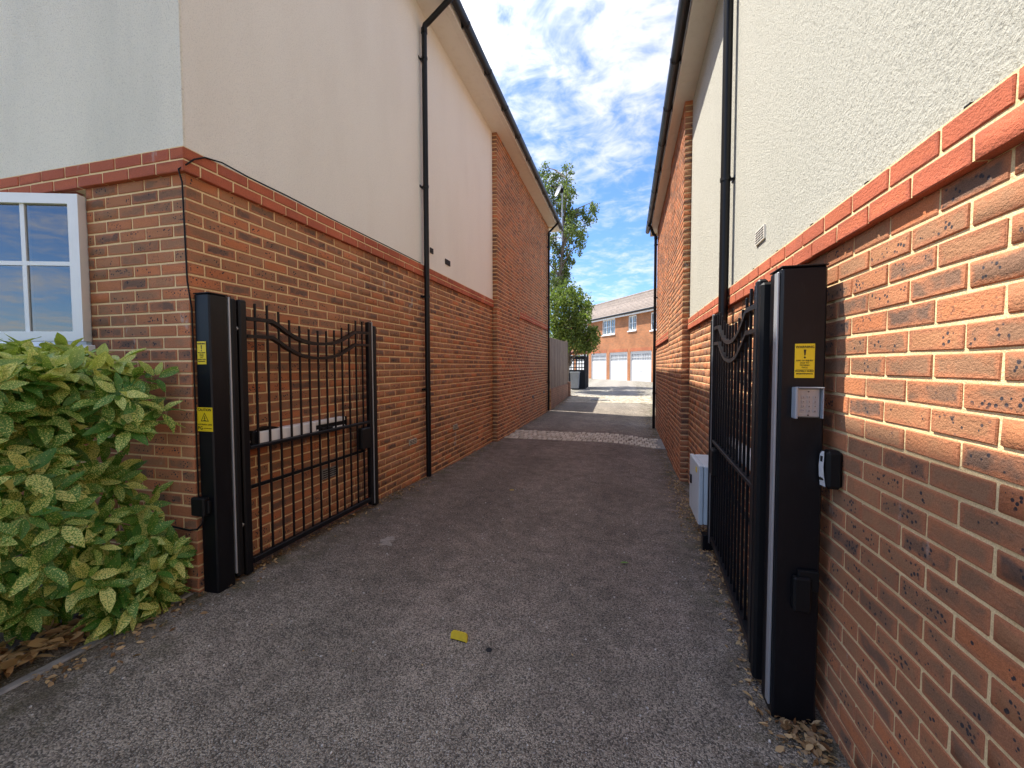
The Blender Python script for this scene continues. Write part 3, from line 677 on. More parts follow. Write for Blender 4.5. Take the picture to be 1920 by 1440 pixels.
# ram openers
def opener(label, x_, y_, sgn, dz=0):
    e_ = empty('gate_opener', (x_, y_, 1+dz), label, 'gate opener', 'electric gate openers')
    def q(m, nm_, mt): o = m.build(nm_, mt, e_); return o
    m = MB(); m.cbox(x_-.038, x_+.038, y_+.13, y_+.71, .955+dz, 1.045+dz, .01); q(m, 'motor_housing', M_UPVC_G)
    m = MB(); m.cbox(x_-.030, x_+.030, y_+.71, y_+1.09, 1.008+dz, 1.045+dz, .006); m.cbox(x_-.030, x_+.030, y_+.72, y_+1.09, .955+dz, .972+dz, .004); q(m, 'track', M_UPVC_G)
    m = MB(); m.cbox(x_-.028, x_+.028, y_+.711, y_+1.085, .973+dz, 1.007+dz, .004); q(m, 'track_slot', M_RUB)
    m = MB(); m.cbox(x_-.041, x_+.041, y_+.085, y_+.129, .945+dz, 1.055+dz, .012); m.cbox(x_-.04, x_+.04, y_+1.091, y_+1.105, .955+dz, 1.045+dz, .004); q(m, 'end_cap', M_RUB)
    m = MB(); pts = [(y_+.16+.17*k/8, 1.047+.022*math.sin(math.pi*k/8)) for k in range(9)]
    V = [(xx, a, b_+dz) for a, b_ in pts for xx in (x_-.03, x_+.03)]; m.add(V, [(2*i, 2*i+1, 2*i+3, 2*i+2) for i in range(8)] + [tuple(range(0, 18, 2)), tuple(range(17, 0, -2))]); q(m, 'release_cover', M_RUB)
    m = MB(); m.cbox(x_-.035, x_+.05*sgn if sgn > 0 else x_+.035, y_+.76, y_+.90, .95+dz, .985+dz, .006); q(m, 'carriage', M_RUB)
    m = MB(); m.cbox(x_-.02, x_+.02, y_-.06, y_+.09, .975+dz, .992+dz, .003); m.tube([(x_, y_+.03, .95+dz), (x_, y_+.03, 1.02+dz)], .012, 8); q(m, 'mounting_bracket', M_ALU)
    return e_
M_UPVC_G = mat('silver grey casing', paint_fn((.80, .78, .76), .42, .15, 0, .5, (.5, .48, .45)))
opener('silver grey ram opener behind the bars of the left gate', -2.515, 2.24, 1)
opener('silver grey ram opener half hidden behind the right gate bars', .725, 2.25, -1, -.06)
# ------------------------------------------------------------------ signs, keypad, key safe, cabinet
def text(parent, s_, size, loc, rot, mt, name='lettering', bold=False, sx=1):
    cu = bpy.data.curves.new(name, 'FONT'); cu.body = s_; cu.size = size; cu.align_x = 'CENTER'; cu.align_y = 'CENTER'; cu.extrude = .0004; cu.resolution_u = 2
    if bold: cu.offset = size*.018
    t_ = bpy.data.objects.new('tmp', cu); COL.objects.link(t_)
    me = bpy.data.meshes.new_from_object(t_, depsgraph=bpy.context.evaluated_depsgraph_get()); bpy.data.objects.remove(t_)
    me.materials.clear(); me.materials.append(mt); o = link(name, me, parent); o.location = loc; o.rotation_euler = rot; o.scale = (sx, 1, 1); return o
FRONT = (R(90), 0, 0)      # readable from -Y
def warning_sign(label, x0, x1, z0, z1, yf):
    e_ = empty('warning_sign', ((x0+x1)/2, yf, z0), label, 'warning sign', 'yellow gate warning signs'); xc = (x0+x1)/2; w_, h_ = x1-x0, z1-z0
    m = MB(); m.cbox(x0, x1, yf-.0025, yf-.0002, z0, z1, .0008); m.build('plate', M_SIGN, e_); yt = yf-.0032
    k = w_/.07
    text(e_, 'WARNING', .0135*k, (xc, yt, z1-.014*h_/.14), FRONT, M_INK, bold=True)
    m = MB(); zc = z1-.040*h_/.14; m.add([(xc-.0045*k, yt, zc+.016), (xc+.0045*k, yt, zc+.016), (xc+.002*k, yt, zc-.008), (xc-.002*k, yt, zc-.008)], [(0, 3, 2, 1)])
    m.add([(xc+.0038*k*math.cos(a), yt, zc-.016+.0038*math.sin(a)) for a in np.linspace(0, 2*math.pi, 13)[:-1]], [tuple(range(12))]); m.build('exclamation_mark', M_INK, e_)
    for i, s_ in enumerate(('RISK OF INJURY', 'DUE TO', 'MOVING', 'GATE')): text(e_, s_, .0085*k, (xc, yt, z1-(.069+.0095*i)*h_/.14), FRONT, M_INK)
    m = MB(); m.box(x0+.006*k, x1-.006*k, yt-.0004, yt, z1-.1062*h_/.14, z1-.1052*h_/.14); m.build('rule', M_INK, e_)
    for i, s_ in enumerate(('PROPERLY GUIDE', 'MAINTENANCE')): text(e_, s_, .0082*k, (xc, yt, z1-(.112+.011*i)*h_/.14), FRONT, M_INK, bold=True)
    return e_
warning_sign('small yellow warning sign with exclamation mark on the right gate post', .664, .735, 1.449, 1.588, 1.97)
warning_sign('narrow yellow warning sign high on the left gate post', -2.530, -2.462, 1.516, 1.655, 2.0)
cs = empty('caution_sign', (-2.49, 2.0, 1.1), 'square yellow caution sign with triangle low on the left gate post', 'caution sign')
m = MB(); m.cbox(-2.5475, -2.428, 1.9975, 1.9998, 1.105, 1.252, .0008); m.build('plate', M_SIGN, cs); yt = 1.9968
text(cs, 'CAUTION', .0235, (-2.488, yt, 1.237), FRONT, M_INK, bold=True)
m = MB()
def tri(m, c_, zc, r_, t_):
    P = [(c_+r_*math.cos(R(a)), zc+r_*math.sin(R(a))) for a in (90, 210, 330)]; Q = [(c_+(r_-t_)*math.cos(R(a)), zc+(r_-t_)*math.sin(R(a))) for a in (90, 210, 330)]
    for i in range(3):
        j = (i+1) % 3; m.add([(P[i][0], yt, P[i][1]), (P[j][0], yt, P[j][1]), (Q[j][0], yt, Q[j][1]), (Q[i][0], yt, Q[i][1])], [(0, 1, 2, 3)])
tri(m, -2.488, 1.185, .036, .008); m.build('triangle', M_INK, cs)
m = MB(); m.box(-2.490, -2.486, yt-.0004, yt, 1.177, 1.2); m.box(-2.497, -2.479, yt-.0004, yt, 1.172, 1.1755); m.box(-2.4945, -2.4815, yt-.0004, yt, 1.185, 1.188); m.build('pictogram', M_INK, cs)
text(cs, 'AUTOMATIC GATE', .0128, (-2.488, yt, 1.147), FRONT, M_INK)
text(cs, 'PG', .030, (-2.524, yt, 1.124), FRONT, M_INK, bold=True); text(cs, 'AUTOMATION', .0095, (-2.468, yt, 1.124), FRONT, M_INK)
kp = empty('keypad', (.70, 1.97, 1.28), 'silver access keypad with twelve buttons on the right gate post', 'keypad')
m = MB(); m.cbox(.667, .752, 1.948, 1.9695, 1.290, 1.408, .005); m.build('body', M_ALU, kp)
m = MB(); m.cbox(.656, .666, 1.925, 1.969, 1.286, 1.412, .002); m.cbox(.667, .757, 1.925, 1.969, 1.409, 1.413, .001); m.cbox(.753, .757, 1.93, 1.969, 1.288, 1.4085, .001); m.build('hood', M_GREY, kp)
for i in range(4):
    for j in range(3):
        m = MB(); xx, zz_ = .684+.0205*j, 1.372-.0185*i; m.cbox(xx, xx+.013, 1.9445, 1.9478, zz_-.0055, zz_+.0055, .001); m.build('button', M_ALU, kp)
        text(kp, '123456789*0#'[i*3+j], .0085, (xx+.0065, 1.9438, zz_), FRONT, M_INK, 'numeral')
m = MB(); m.cbox(.706, .712, 1.9465, 1.948, 1.297, 1.302, .001); m.build('indicator', M_INK, kp)
m = MB(); m.cbox(.706, .712, 1.9465, 1.948, 1.392, 1.396, .001); m.build('indicator', M_INK, kp)
ks = empty('key_safe', (.79, 1.93, 1.01), 'black and grey key safe box on the brick wall beside the right post', 'key safe')
m = MB(); m.cbox(.762, .8195, 1.902, 1.962, 1.012, 1.165, .014); m.build('case', M_RUB, ks)
m = MB(); n = 12
prof = [(1.907+.0*k, z_) for k, z_ in ((0, 1.02),)]
V = [(.7605, 1.907, 1.022), (.7605, 1.957, 1.018), (.7555, 1.955, 1.06), (.753, 1.953, 1.10), (.7555, 1.95, 1.145), (.759, 1.943, 1.158), (.759, 1.922, 1.160), (.7555, 1.913, 1.145), (.753, 1.911, 1.10), (.7555, 1.909, 1.06)]
m.add(V, [(0, 1, 2, 9), (9, 2, 3, 8), (8, 3, 4, 7), (7, 4, 5, 6)], True); m.build('grey_cover', M_UPVC_G, ks)
m = MB(); m.cbox(.7525, .7555, 1.922, 1.940, 1.118, 1.140, .001); m.build('release_slot', M_DARK, ks)
m = MB()
for k in range(5): m.box(.7535, .7557, 1.915+.007*k, 1.919+.007*k, 1.046-.0012*k, 1.052+(.003 if k % 2 else 0))
m.build('maker_mark', M_INK, ks)
cb = empty('control_cabinet', (.69, 4.0, .2), 'pale grey electrical control cabinet on the right wall behind the gate', 'cabinet')
m = MB(); m.cbox(.632, .815, 3.76, 4.28, .175, .665, .006); m.build('case', M_CAB, cb)
d_ = MB(); d_.cbox(.592, .628, 3.757, 4.283, .172, .668, .006); dr = d_.build('door', M_CAB, cb)
m = MB(); m.cbox(.580, .592, 4.14, 4.18, .42, .50, .003); m.build('latch', M_RUB, dr)
m = MB(); m.box(.5905, .5919, 3.86, 3.93, .585, .63); m.build('hazard_sticker', M_SIGN, dr)
m = MB(); m.tube([(.70, 3.85, .176), (.70, 3.85, .10), (.69, 3.83, -.02)], .012, 8); m.tube([(.74, 3.85, .176), (.735, 3.84, -.02)], .014, 8); m.build('conduit', M_RUB, cb)
gs = empty('stop_post', (.655, 3.72, 0), 'short black stop post at the foot of the right gate', 'stop post')
m = MB(); m.cbox(.615, .70, 3.66, 3.74, -.06, .115, .01); m.build('post_box', M_BLK, gs)
m = MB(); m.cbox(.61, .705, 3.655, 3.745, .115, .125, .004); m.build('cap', M_BLK, gs)
m = MB(); m.tube([(XL+.005, YF+.014, .68), (XL+.005, YF+.012, 1.85), (XL-.002, YF-.005, 2.02), (XL-.006, YF-.012, 2.60), (XL-.0, YF-.036, 2.665), (XL+.033, YF-.01, 2.70), (XL+.037, YF+.03, 2.745), (XL+.036, YF+.10, 2.79), (XL+.03, 2.2, 2.815), (XL+.020, 2.4, 2.812), (XL+.018, 2.75, 2.818), (XL+.018, 3.3, 2.812), (XL+.018, 4.2, 2.816), (XL+.018, 4.95, 2.813)], .0048, 8)
tag(m.build('cable', M_RUB), 'thin black cable clipped up the left house corner and along its band', 'cable')
# ------------------------------------------------------------------ setts across the drive
s1 = MB(); s1.box(-2.5, .74, 8.42, 9.56, -.2, -.075); st = s1.build('sett_strip', M_CONC); tag(st, 'strip of worn granite setts across the drive between the houses', None, None, 'structure')
SM = [brick_mesh('sett', .088, .205, .1, M_SETT, .004, 50+k, .012) for k in range(6)]
for r_ in range(5):
    x_ = -2.42 + (.05 if r_ % 2 else 0)
    while x_ < .66:
        yy = 8.545+.222*r_
        o = link('sett', random.choice(SM), st); o.location = (x_, yy+random.gauss(0, .004), float(zg(x_, yy))-.038+random.gauss(0, .003)); o.rotation_euler = (random.gauss(0, .015), random.gauss(0, .015), random.gauss(0, .02)+(math.pi if random.random() < .5 else 0)); x_ += .1015
its = []
for r_ in range(12):
    x_ = -2.3+(.05 if r_ % 2 else 0)
    while x_ < 1.0:
        yy = 16.4+.222*r_; its.append((x_, yy, float(zg(x_, yy))-.036+random.gauss(0, .003), 0, .09, .2, .1)); x_ += .1015
s2 = joined('sett_strip', its, M_SETT, None, .003, .01); tag(s2, 'far strip of granite setts before the garage court')
m = MB(); zc = float(zg(-1.0, 17.2)); m.cbox(-1.35, -.62, 16.9, 17.7, zc-.02, zc+.024, .004); mh = m.build('manhole_cover', M_CONC); tag(mh, 'pale square inspection cover set in the far strip of setts', 'inspection cover')
# ------------------------------------------------------------------ planting bed, kerb, hedge
m = MB(); n_ = 14
gx = np.linspace(-7, -2.62, 24); gy = np.linspace(-3, YF, 26)
V = [(a, b_, .10+.04*math.sin(a*3.1+b_*2)+random.gauss(0, .012) if a < -2.68 else .085) for b_ in gy for a in gx]
m.add(V, [(j*24+i, j*24+i+1, (j+1)*24+i+1, (j+1)*24+i) for j in range(25) for i in range(23)], True)
tag(m.build('planting_bed', M_SOIL), 'bare soil bed under the hedge by the left house', None, None, 'structure')
kb = empty('kerb', (-2.6, 0, 0), 'low concrete kerb edging the hedge bed', None, None, 'structure')
for k in range(5):
    m = MB(); m.cbox(-2.625, -2.575, -2.6+.915*k, -2.6+.915*k+.905, -.1, .105+.004*(k % 2), .008); m.build('kerb_stone', M_CONC, kb)
def leaf_mesh(seed, mt, L=1., wd=.42, n=6, fold=.25, droop=.35, toothed=True):
    r = random.Random(seed); V = []; F = []; UVs = []
    for i in range(n+1):
        t_ = i/n; hw = wd/2*(math.sin(math.pi*t_**.85)**.8 if 0 < t_ < 1 else 0)+.006
        if toothed and i in (3, 4): hw *= 1.04
        z_ = -droop*t_*t_*.5 + r.gauss(0, .008); zt = fold*hw
        V += [(-hw*(1+r.gauss(0, .04)), t_, z_+zt+r.gauss(0, .012)), (0, t_, z_), (hw*(1+r.gauss(0, .04)), t_, z_+zt+r.gauss(0, .012))]
    for i in range(n):
        for k in range(2): F.append((3*i+k, 3*i+k+1, 3*i+k+4, 3*i+k+3))
    me = bpy.data.meshes.new('leaf'); me.from_pydata(V, [], F); ul = me.uv_layers.new(name='UVMap')
    for p_ in me.polygons:
        p_.use_smooth = True
        for li in p_.loop_indices:
            v = V[me.loops[li].vertex_index]; ul.data[li].uv = (v[0]/wd+.5, v[1])
    me.materials.append(mt); me.update(); return me
def frame(d, nrm):
    y_ = Vector(d).normalized(); z_ = (Vector(nrm)-y_*Vector(nrm).dot(y_)).normalized(); x_ = y_.cross(z_)
    return Matrix(((x_.x, y_.x, z_.x), (x_.y, y_.y, z_.y), (x_.z, y_.z, z_.z)))
def leaf_field(name, leaves, variants, mt, parent):
    """leaves: list of (pos, Matrix3, size, variant) -> one mesh"""
    Vs = []; base = 0; FI = []; FL = []; UVs = []; rn = []
    data = []
    for me in variants:
        co = np.empty(len(me.vertices)*3); me.vertices.foreach_get('co', co); li = np.empty(len(me.loops), int); me.loops.foreach_get('vertex_index', li)
        lt = np.empty(len(me.polygons), int); me.polygons.foreach_get('loop_total', lt); uv = np.empty(len(me.loops)*2); me.uv_layers[0].data.foreach_get('uv', uv)
        data.append((co.reshape(-1, 3), li, lt, uv))
    for pos, M, sz, k in leaves:
        co, li, lt, uv = data[k]; Vs.append(co*sz@np.array(M).T+np.array(pos)); FI.append(li+base); FL.append(lt); UVs.append(uv); rn.append(np.full(len(lt), random.random())); base += len(co)
    V = np.concatenate(Vs); FI = np.concatenate(FI); FL = np.concatenate(FL)
    me = bpy.data.meshes.new(name); me.vertices.add(len(V)); me.vertices.foreach_set('co', V.astype(np.float32).ravel())
    me.loops.add(len(FI)); me.loops.foreach_set('vertex_index', FI.astype(np.int32)); me.polygons.add(len(FL))
    me.polygons.foreach_set('loop_start', np.concatenate([[0], np.cumsum(FL)[:-1]]).astype(np.int32)); me.polygons.foreach_set('loop_total', FL.astype(np.int32))
    me.polygons.foreach_set('use_smooth', np.ones(len(FL), bool))
    ul = me.uv_layers.new(name='UVMap'); ul.data.foreach_set('uv', np.concatenate(UVs).astype(np.float32))
    at = me.attributes.new('rnd', 'FLOAT', 'FACE'); at.data.foreach_set('value', np.concatenate(rn).astype(np.float32))
    me.materials.append(mt); me.update(calc_edges=True); o = link(name, me, parent); o['kind'] = 'stuff'; return o
HG = empty('laurel_hedge', (-3.6, 1.0, 0), 'yellow spotted laurel hedge with large glossy leaves under the left window', 'hedge')
def hedge():
    var = [leaf_mesh(k, M_AUC, wd=.34+.04*(k % 3), n=7, fold=.15+.12*(k % 4), droop=.2+.12*(k % 3)) for k in range(9)]
    x0, x1, y0, y1, zt = -4.8, -2.76, -.2, 1.80, 1.55
    def bulge(y_, z_): return .08*math.sin(y_*4.1+z_*3.2)+.06*math.sin(z_*7.3+y_*2.2)+(.13*max(0, 1-z_/.5) if y_ > 1.5 else -.06*max(0, 1-z_/.5))
    L_ = []
    def add(p_, out, sz):
        o_ = Vector(out); d = (o_*random.uniform(.55, 1.1)+Vector((random.gauss(0, .5), random.gauss(0, .5), random.gauss(-.25, .35)))).normalized()
        nrm = o_*.75+Vector((random.gauss(0, .25), random.gauss(0, .25), random.uniform(.5, 1.1)))
        if abs(d.dot(nrm.normalized())) > .97: return
        L_.append((Vector(p_), frame(d, nrm), sz, random.randrange(9)))
    # whorls: leaves sit in rosettes at shoot tips
    def rosette(p_, out, depth):
        o_ = Vector(out).normalized(); n_ = random.randint(4, 7); a0 = random.random()*6.3
        t1 = o_.cross(Vector((0, 0, 1)) if abs(o_.z) < .8 else Vector((1, 0, 0))).normalized(); t2 = o_.cross(t1)
        for k in range(n_):
            a = a0+6.283*k/n_+random.gauss(0, .25); rad = t1*math.cos(a)+t2*math.sin(a)
            d = (rad*random.uniform(.6, 1.)+o_*random.uniform(.15, .7)+Vector((random.gauss(0, .2), random.gauss(0, .2), random.gauss(-.12, .25)))).normalized(); nrm = o_*1.+rad*-.25+Vector((0, 0, .55))+Vector([random.gauss(0, .32) for _ in range(3)])
            if abs(d.dot(nrm.normalized())) > .96: continue
            L_.append((Vector(p_)-o_*depth+rad*.012, frame(d, nrm), random.uniform(.085, .145), random.randrange(9)))
    for i in range(760):      # side towards the drive
        y_ = random.uniform(y0, y1+.05); z_ = random.uniform(.16 if y_ > 1.55 else .2, zt-.03); rosette((x1+bulge(y_, z_)+random.gauss(0, .04), y_, z_), (1, -.15+random.gauss(0, .2), .25), abs(random.gauss(0, .11)))
    for i in range(620):      # top
        x_, y_ = random.uniform(x0, x1+.05), random.uniform(y0, y1); rosette((x_, y_, zt+.04*math.sin(x_*5)+.035*math.sin(y_*6+x_)+random.gauss(0, .025)), (random.gauss(.1, .25), random.gauss(-.1, .25), 1), abs(random.gauss(0, .05)))
    for i in range(150):       # end facing the wall corner, low skirt
        y_ = random.uniform(1.52, 1.86); rosette((x1+.09+random.gauss(0, .05), y_, random.uniform(.12, .42)), (1, .1, .3), 0)
    for i in range(24): rosette((random.uniform(-2.76, -2.60), random.uniform(1.6, 1.90), random.choice((random.uniform(.1, .5), random.uniform(1.1, 1.45)))), (.9, -.2, .4), 0)
    for i in range(380):      # inner foliage
        add((random.uniform(x0, x1-.08), random.uniform(y0, y1-.02), random.uniform(.15, zt-.1)), (random.gauss(.4, .5), random.gauss(-.3, .5), .5), random.uniform(.09, .14))
    sc = []
    for p_, M, sz, k in L_:
        q = M@Vector((0, .5*sz, 0))+p_; px, py, f = proj(np.array(q)); ok = f > .2 and 0 < px < 420 and 600 < py < 1330
        nv = M@Vector((0, 0, 1)); dv = (q-Vector((0, 0, H)))
        ex = q.x - x1 > -.04 or q.z > zt-.06
        sc.append(sz*sz*abs(nv.dot(dv))/dv.length**3 if ok and ex else 0)
    order = np.argsort(-np.array(sc)); top = [int(i) for i in order[:300] if sc[i] > 0]; ts = set(top)
    for i in top:
        p_, M, sz, k = L_[i]; o = link('leaf', var[k], HG); o.matrix_basis = Matrix.Translation(p_)@M.to_4x4()@Matrix.Scale(sz, 4)
    leaf_field('leaf_mass', [l for i, l in enumerate(L_) if i not in ts], var, M_AUC, HG)
    for k in range(26):
        m = MB(); bx, by = random.uniform(x0+.2, x1-.15), random.uniform(y0+.2, y1-.2); tx, ty = bx+random.gauss(0, .25), by+random.gauss(0, .2)
        m.tube([(bx, by, .05), ((bx+tx)/2+random.gauss(0, .05), (by+ty)/2, .7), (tx, ty, 1.4)], [.014, .010, .005], 6); m.build('stem', M_BARK, HG)
hedge()
# ------------------------------------------------------------------ garage block
GP = np.array([.985, 30.72]); GD = np.array([-.557, .831])/math.hypot(.557, .831); GN = np.array([-GD[1], GD[0]]); ANG = math.atan2(GD[1], GD[0])
def gpt(s_, d, z_): q = GP+GD*s_+GN*d; return (q[0], q[1], z_)      # d>0 is in front of the facade
M_FAR = mat('orange brick', farbrick_fn(ANG)); M_FARR = mat('red soldier course', farbrick_fn(ANG, (.42, .12, .05), (.36, .10, .045)))
GB = empty('garage_block', gpt(3, -3, .4), 'long brick garage block with white doors and windows under a tiled roof', 'garage block')
def gbox(m, s0, s1, d0, d1, z0, z1):
    V = [gpt(s_, d, z_) for s_ in (s0, s1) for d in (d0, d1) for z_ in (z0, z1)]
    return m.add(V, [(0, 1, 3, 2), (4, 6, 7, 5), (0, 4, 5, 1), (2, 3, 7, 6), (0, 2, 6, 4), (1, 5, 7, 3)])
def garages():
    doors = [(-4.0, -1.58), (-1.15, 1.27), (1.63, 4.05), (4.50, 6.92), (7.35, 9.77), (10.2, 12.6)]
    wins = [(7.6, 9.2, 3.95, 5.14, 3), (3.30, 5.14, 3.95, 5.14, 3), (.57, 1.53, 4.02, 5.10, 2), (-2.6, -1.04, 3.86, 5.05, 2)]
    s0, s1, zt, zd = -6.5, 14, 5.22, 2.53
    m = MB(); prev = s0
    for a, b_ in doors: gbox(m, prev, a, -.3, 0, -.2, zd); prev = b_
    gbox(m, prev, s1, -.3, 0, -.2, zd)
    prev = s0
    gbox(m, s0, s1, -.3, 0, zd, 3.86)
    for a, b_, z0, z1, n in sorted(wins): gbox(m, prev, a, -.3, 0, 3.86, zt); prev = b_
    gbox(m, prev, s1, -.3, 0, 3.86, zt)
    for a, b_, z0, z1, n in wins:
        if z0 > 3.861: gbox(m, a, b_, -.3, -.001, 3.86, z0)
        gbox(m, a, b_, -.3, -.001, z1, zt)
    gbox(m, s0, s1, -6, -5.8, -.2, zt); gbox(m, s0, s0+.2, -5.8, -.3, -.2, zt); gbox(m, s1-.2, s1, -5.8, -.3, -.2, zt)
    m.build('wall', M_FAR, GB)
    for a, b_ in doors:
        m = MB(); gbox(m, a-.02, b_+.02, -.002, .012, zd, zd+.23); m.build('lintel_course', M_FARR, GB)
        fr = MB(); gbox(fr, a, a+.07, -.12, -.03, .36, zd); gbox(fr, b_-.07, b_, -.12, -.03, .36, zd); gbox(fr, a+.07, b_-.07, -.12, -.0301, zd-.08, zd)
        do = empty('garage_door', gpt((a+b_)/2, -.08, .4)); do.parent = GB; do.matrix_parent_inverse = Matrix.Translation(GB.location).inverted()
        fr.build('door_frame', M_DOOR, do)
        p_ = MB(); gbox(p_, a+.07, b_-.07, -.12, -.075, .36, 1.86); gbox(p_, a+.07, b_-.07, -.12, -.076, 2.34, zd-.08)
        k = a+.10
        while k < b_-.12: gbox(p_, k, k+.06, -.076, -.07, .42, 1.82); k += .09
        p_.build('door_panel', M_DOOR, do)
        gl_ = MB(); gbox(gl_, a+.07, b_-.07, -.13, -.11, 1.86, 2.34); gl_.build('door_glazing', M_GREY, do)
        gb = MB()
        for cx in np.linspace(a+.07, b_-.07, 13)[:-1]:
            wdt = .05 if abs(cx-(a+b_)/2) < .1 else .022; gbox(gb, cx, cx+wdt, -.109, -.08, 1.86, 2.34)
        gbox(gb, a+.07, b_-.07, -.1085, -.0805, 2.08, 2.11); gbox(gb, a+.07, b_-.07, -.1085, -.0795, 1.86, 1.89); gb.build('glazing_bars', M_DOOR, do)
        h_ = MB(); c_ = Vector(gpt((a+b_)/2, -.06, 1.12)); h_.obox(c_, (GD[0], GD[1], 0), (GN[0], GN[1], 0), (0, 0, 1), .035, .02, .02); h_.build('door_handle', M_GREY, do)
    for a, b_, z0, z1, n in wins:
        wo = empty('window', gpt((a+b_)/2, 0, z0)); wo.parent = GB; wo.matrix_parent_inverse = Matrix.Translation(GB.location).inverted()
        f_ = MB(); t_ = .075
        gbox(f_, a, b_, -.09, -.03, z0, z0+t_); gbox(f_, a, b_, -.09, -.03, z1-t_, z1)
        for cx in np.linspace(a, b_-t_, n+1): gbox(f_, cx, cx+t_, -.09, -.0305, z0+t_, z1-t_)
        f_.build('window_frame', M_UPVC, wo)
        b2 = MB(); gbox(b2, a+t_, b_-t_, -.075, -.05, (z0+z1)/2, (z0+z1)/2+.03)
        wd = (b_-a)/n
        for k in range(n): gbox(b2, a+wd*(k+.5), a+wd*(k+.5)+.025, -.0755, -.0505, z0+t_, z1-t_)
        b2.build('glazing_bar', M_UPVC, wo)
        g_ = MB(); gbox(g_, a+.02, b_-.02, -.085, -.08, z0+.02, z1-.02); g_.build('pane', M_GL, wo)
        c_ = MB(); gbox(c_, a, b_, -.24, -.23, z0, z1); c_.build('curtain', M_CURT, wo)
        s_ = MB(); gbox(s_, a-.06, b_+.06, -.03, .07, z0-.07, z0); s_.build('window_sill', M_UPVC, wo)
    m = MB(); gbox(m, s0, s1, 0, .22, 5.14, 5.20); m.build('soffit', M_UPVC, GB)
    m = MB(); gbox(m, s0, s1, .22, .25, 5.12, 5.30); m.build('fascia', M_UPVC, GB)
    m = MB(); m.tube([gpt(s0, .31, 5.29), gpt(s1, .31, 5.29)], .075, 10); m.build('gutter', M_PIPE, GB)
    # roof: overlapping courses of tiles, each course stepped above the last
    run, hgt, nc = 3.15, 1.98, 12
    rf = empty('roof', gpt(3, -1, 5.3)); rf.parent = GB; rf.matrix_parent_inverse = Matrix.Translation(GB.location).inverted()
    for k in range(nc):
        t0, t1 = k/nc, (k+1.12)/nc; V = []
        for s_ in (s0-.1, s1+.1):
            for t_, dz in ((t0, .045), (t1, .012), (t1, -.02), (t0, .005)): V.append(gpt(s_, .26-run*t_, 5.32+hgt*t_+dz))
        q = MB(); q.add(V, [(0, 1, 2, 3), (7, 6, 5, 4), (0, 4, 5, 1), (1, 5, 6, 2), (2, 6, 7, 3), (3, 7, 4, 0)]); q.build('tile_course', M_TILE, rf)
    q = MB(); V = [gpt(s_, d, z_) for s_ in (s0-.1, s1+.1) for d, z_ in ((.26-run, 5.3+hgt), (.26-2*run, 5.3), (.26-2*run, 5.25), (.26-run, 5.22+hgt))]
    q.add(V, [(0, 1, 2, 3), (7, 6, 5, 4), (0, 4, 5, 1), (1, 5, 6, 2), (2, 6, 7, 3), (3, 7, 4, 0)]); q.build('rear_slope', M_TILE, rf)
    q = MB(); q.tube([gpt(s0-.1, .26-run, 5.32+hgt), gpt(s1+.1, .26-run, 5.32+hgt)], .11, 8); q.build('ridge', M_TILE, rf)
garages()
# ------------------------------------------------------------------ fences, bin store
FE = empty('wooden_fence', (-2.5, 16, 0), 'weathered grey board fence on a low brick wall past the left house', 'fence')
M_FB2 = mat('plinth brick', farbrick_fn(R(90), (.30, .15, .10), (.22, .12, .085)))
m = MB(); m.box(-2.62, -2.42, 13.95, 18.4, -.2, .74); m.build('plinth_wall', M_FB2, FE)
m = MB(); m.box(-2.66, -2.36, 18.4, 18.75, -.2, .80); m.build('pier', M_FB2, FE)
BM = [brick_mesh('board', .125, .022, 1.0, M_WOOD, .001, 80+k, .003) for k in range(4)]
y_ = 13.99
while y_ < 18.45:
    hh = float(np.interp(y_, [14, 18.6], [1.72, 1.80])); o = link('board', random.choice(BM), FE); o.location = (-2.47+random.gauss(0, .004), y_+.06, .735+hh/2+random.gauss(0, .006)); o.rotation_euler = (0, 0, R(90)); o.scale = (1, 1, hh); y_ += .128
m = MB(); m.cbox(-2.56, -2.49, 18.42, 18.52, .75, 2.6, .005); m.build('fence_post', M_WOOD, FE)
for z_ in (1.0, 2.2):
    m = MB(); m.box(-2.54, -2.485, 13.98, 18.42, z_, z_+.07); m.build('fence_rail', M_WOOD, FE)
FR = empty('wooden_fence', (.9, 16, 0), 'dark board fence beyond the far downpipe of the right house', 'fence')
BM2 = [brick_mesh('board', .125, .022, 1.0, M_WOOD2, .001, 90+k, .003) for k in range(3)]
y_ = 12.3; k = 0
while y_ < 19.2:
    hh = 1.9; xx = .86+(y_-12.3)*.045; o = link('board', BM2[k % 3], FR); o.location = (xx, y_+.06, float(zg(xx, y_))+hh/2+random.gauss(0, .006)); o.rotation_euler = (0, 0, R(90)-.045); o.scale = (1, 1, hh); y_ += .128; k += 1
for yy in (12.4, 14.8, 17.2, 19.2):
    xx = .91+(yy-12.3)*.045; m = MB(); m.cbox(xx, xx+.09, yy, yy+.09, -.1, 2.15, .005); m.build('fence_post', M_WOOD2, FR)
BS = empty('bin_store', (-2.6, 22.6, .3), 'dark timber trellis bin store with red roof beside the garage court', 'bin store')
bx0, bx1, by0, by1, bz0, bz1 = -3.4, -2.02, 22.1, 23.9, .25, 2.12
for a in (bx0, bx1-.09):
    for b_ in (by0, by1-.09):
        m = MB(); m.cbox(a, a+.09, b_, b_+.09, bz0, bz1, .004); m.build('store_post', M_DBLUE, BS)
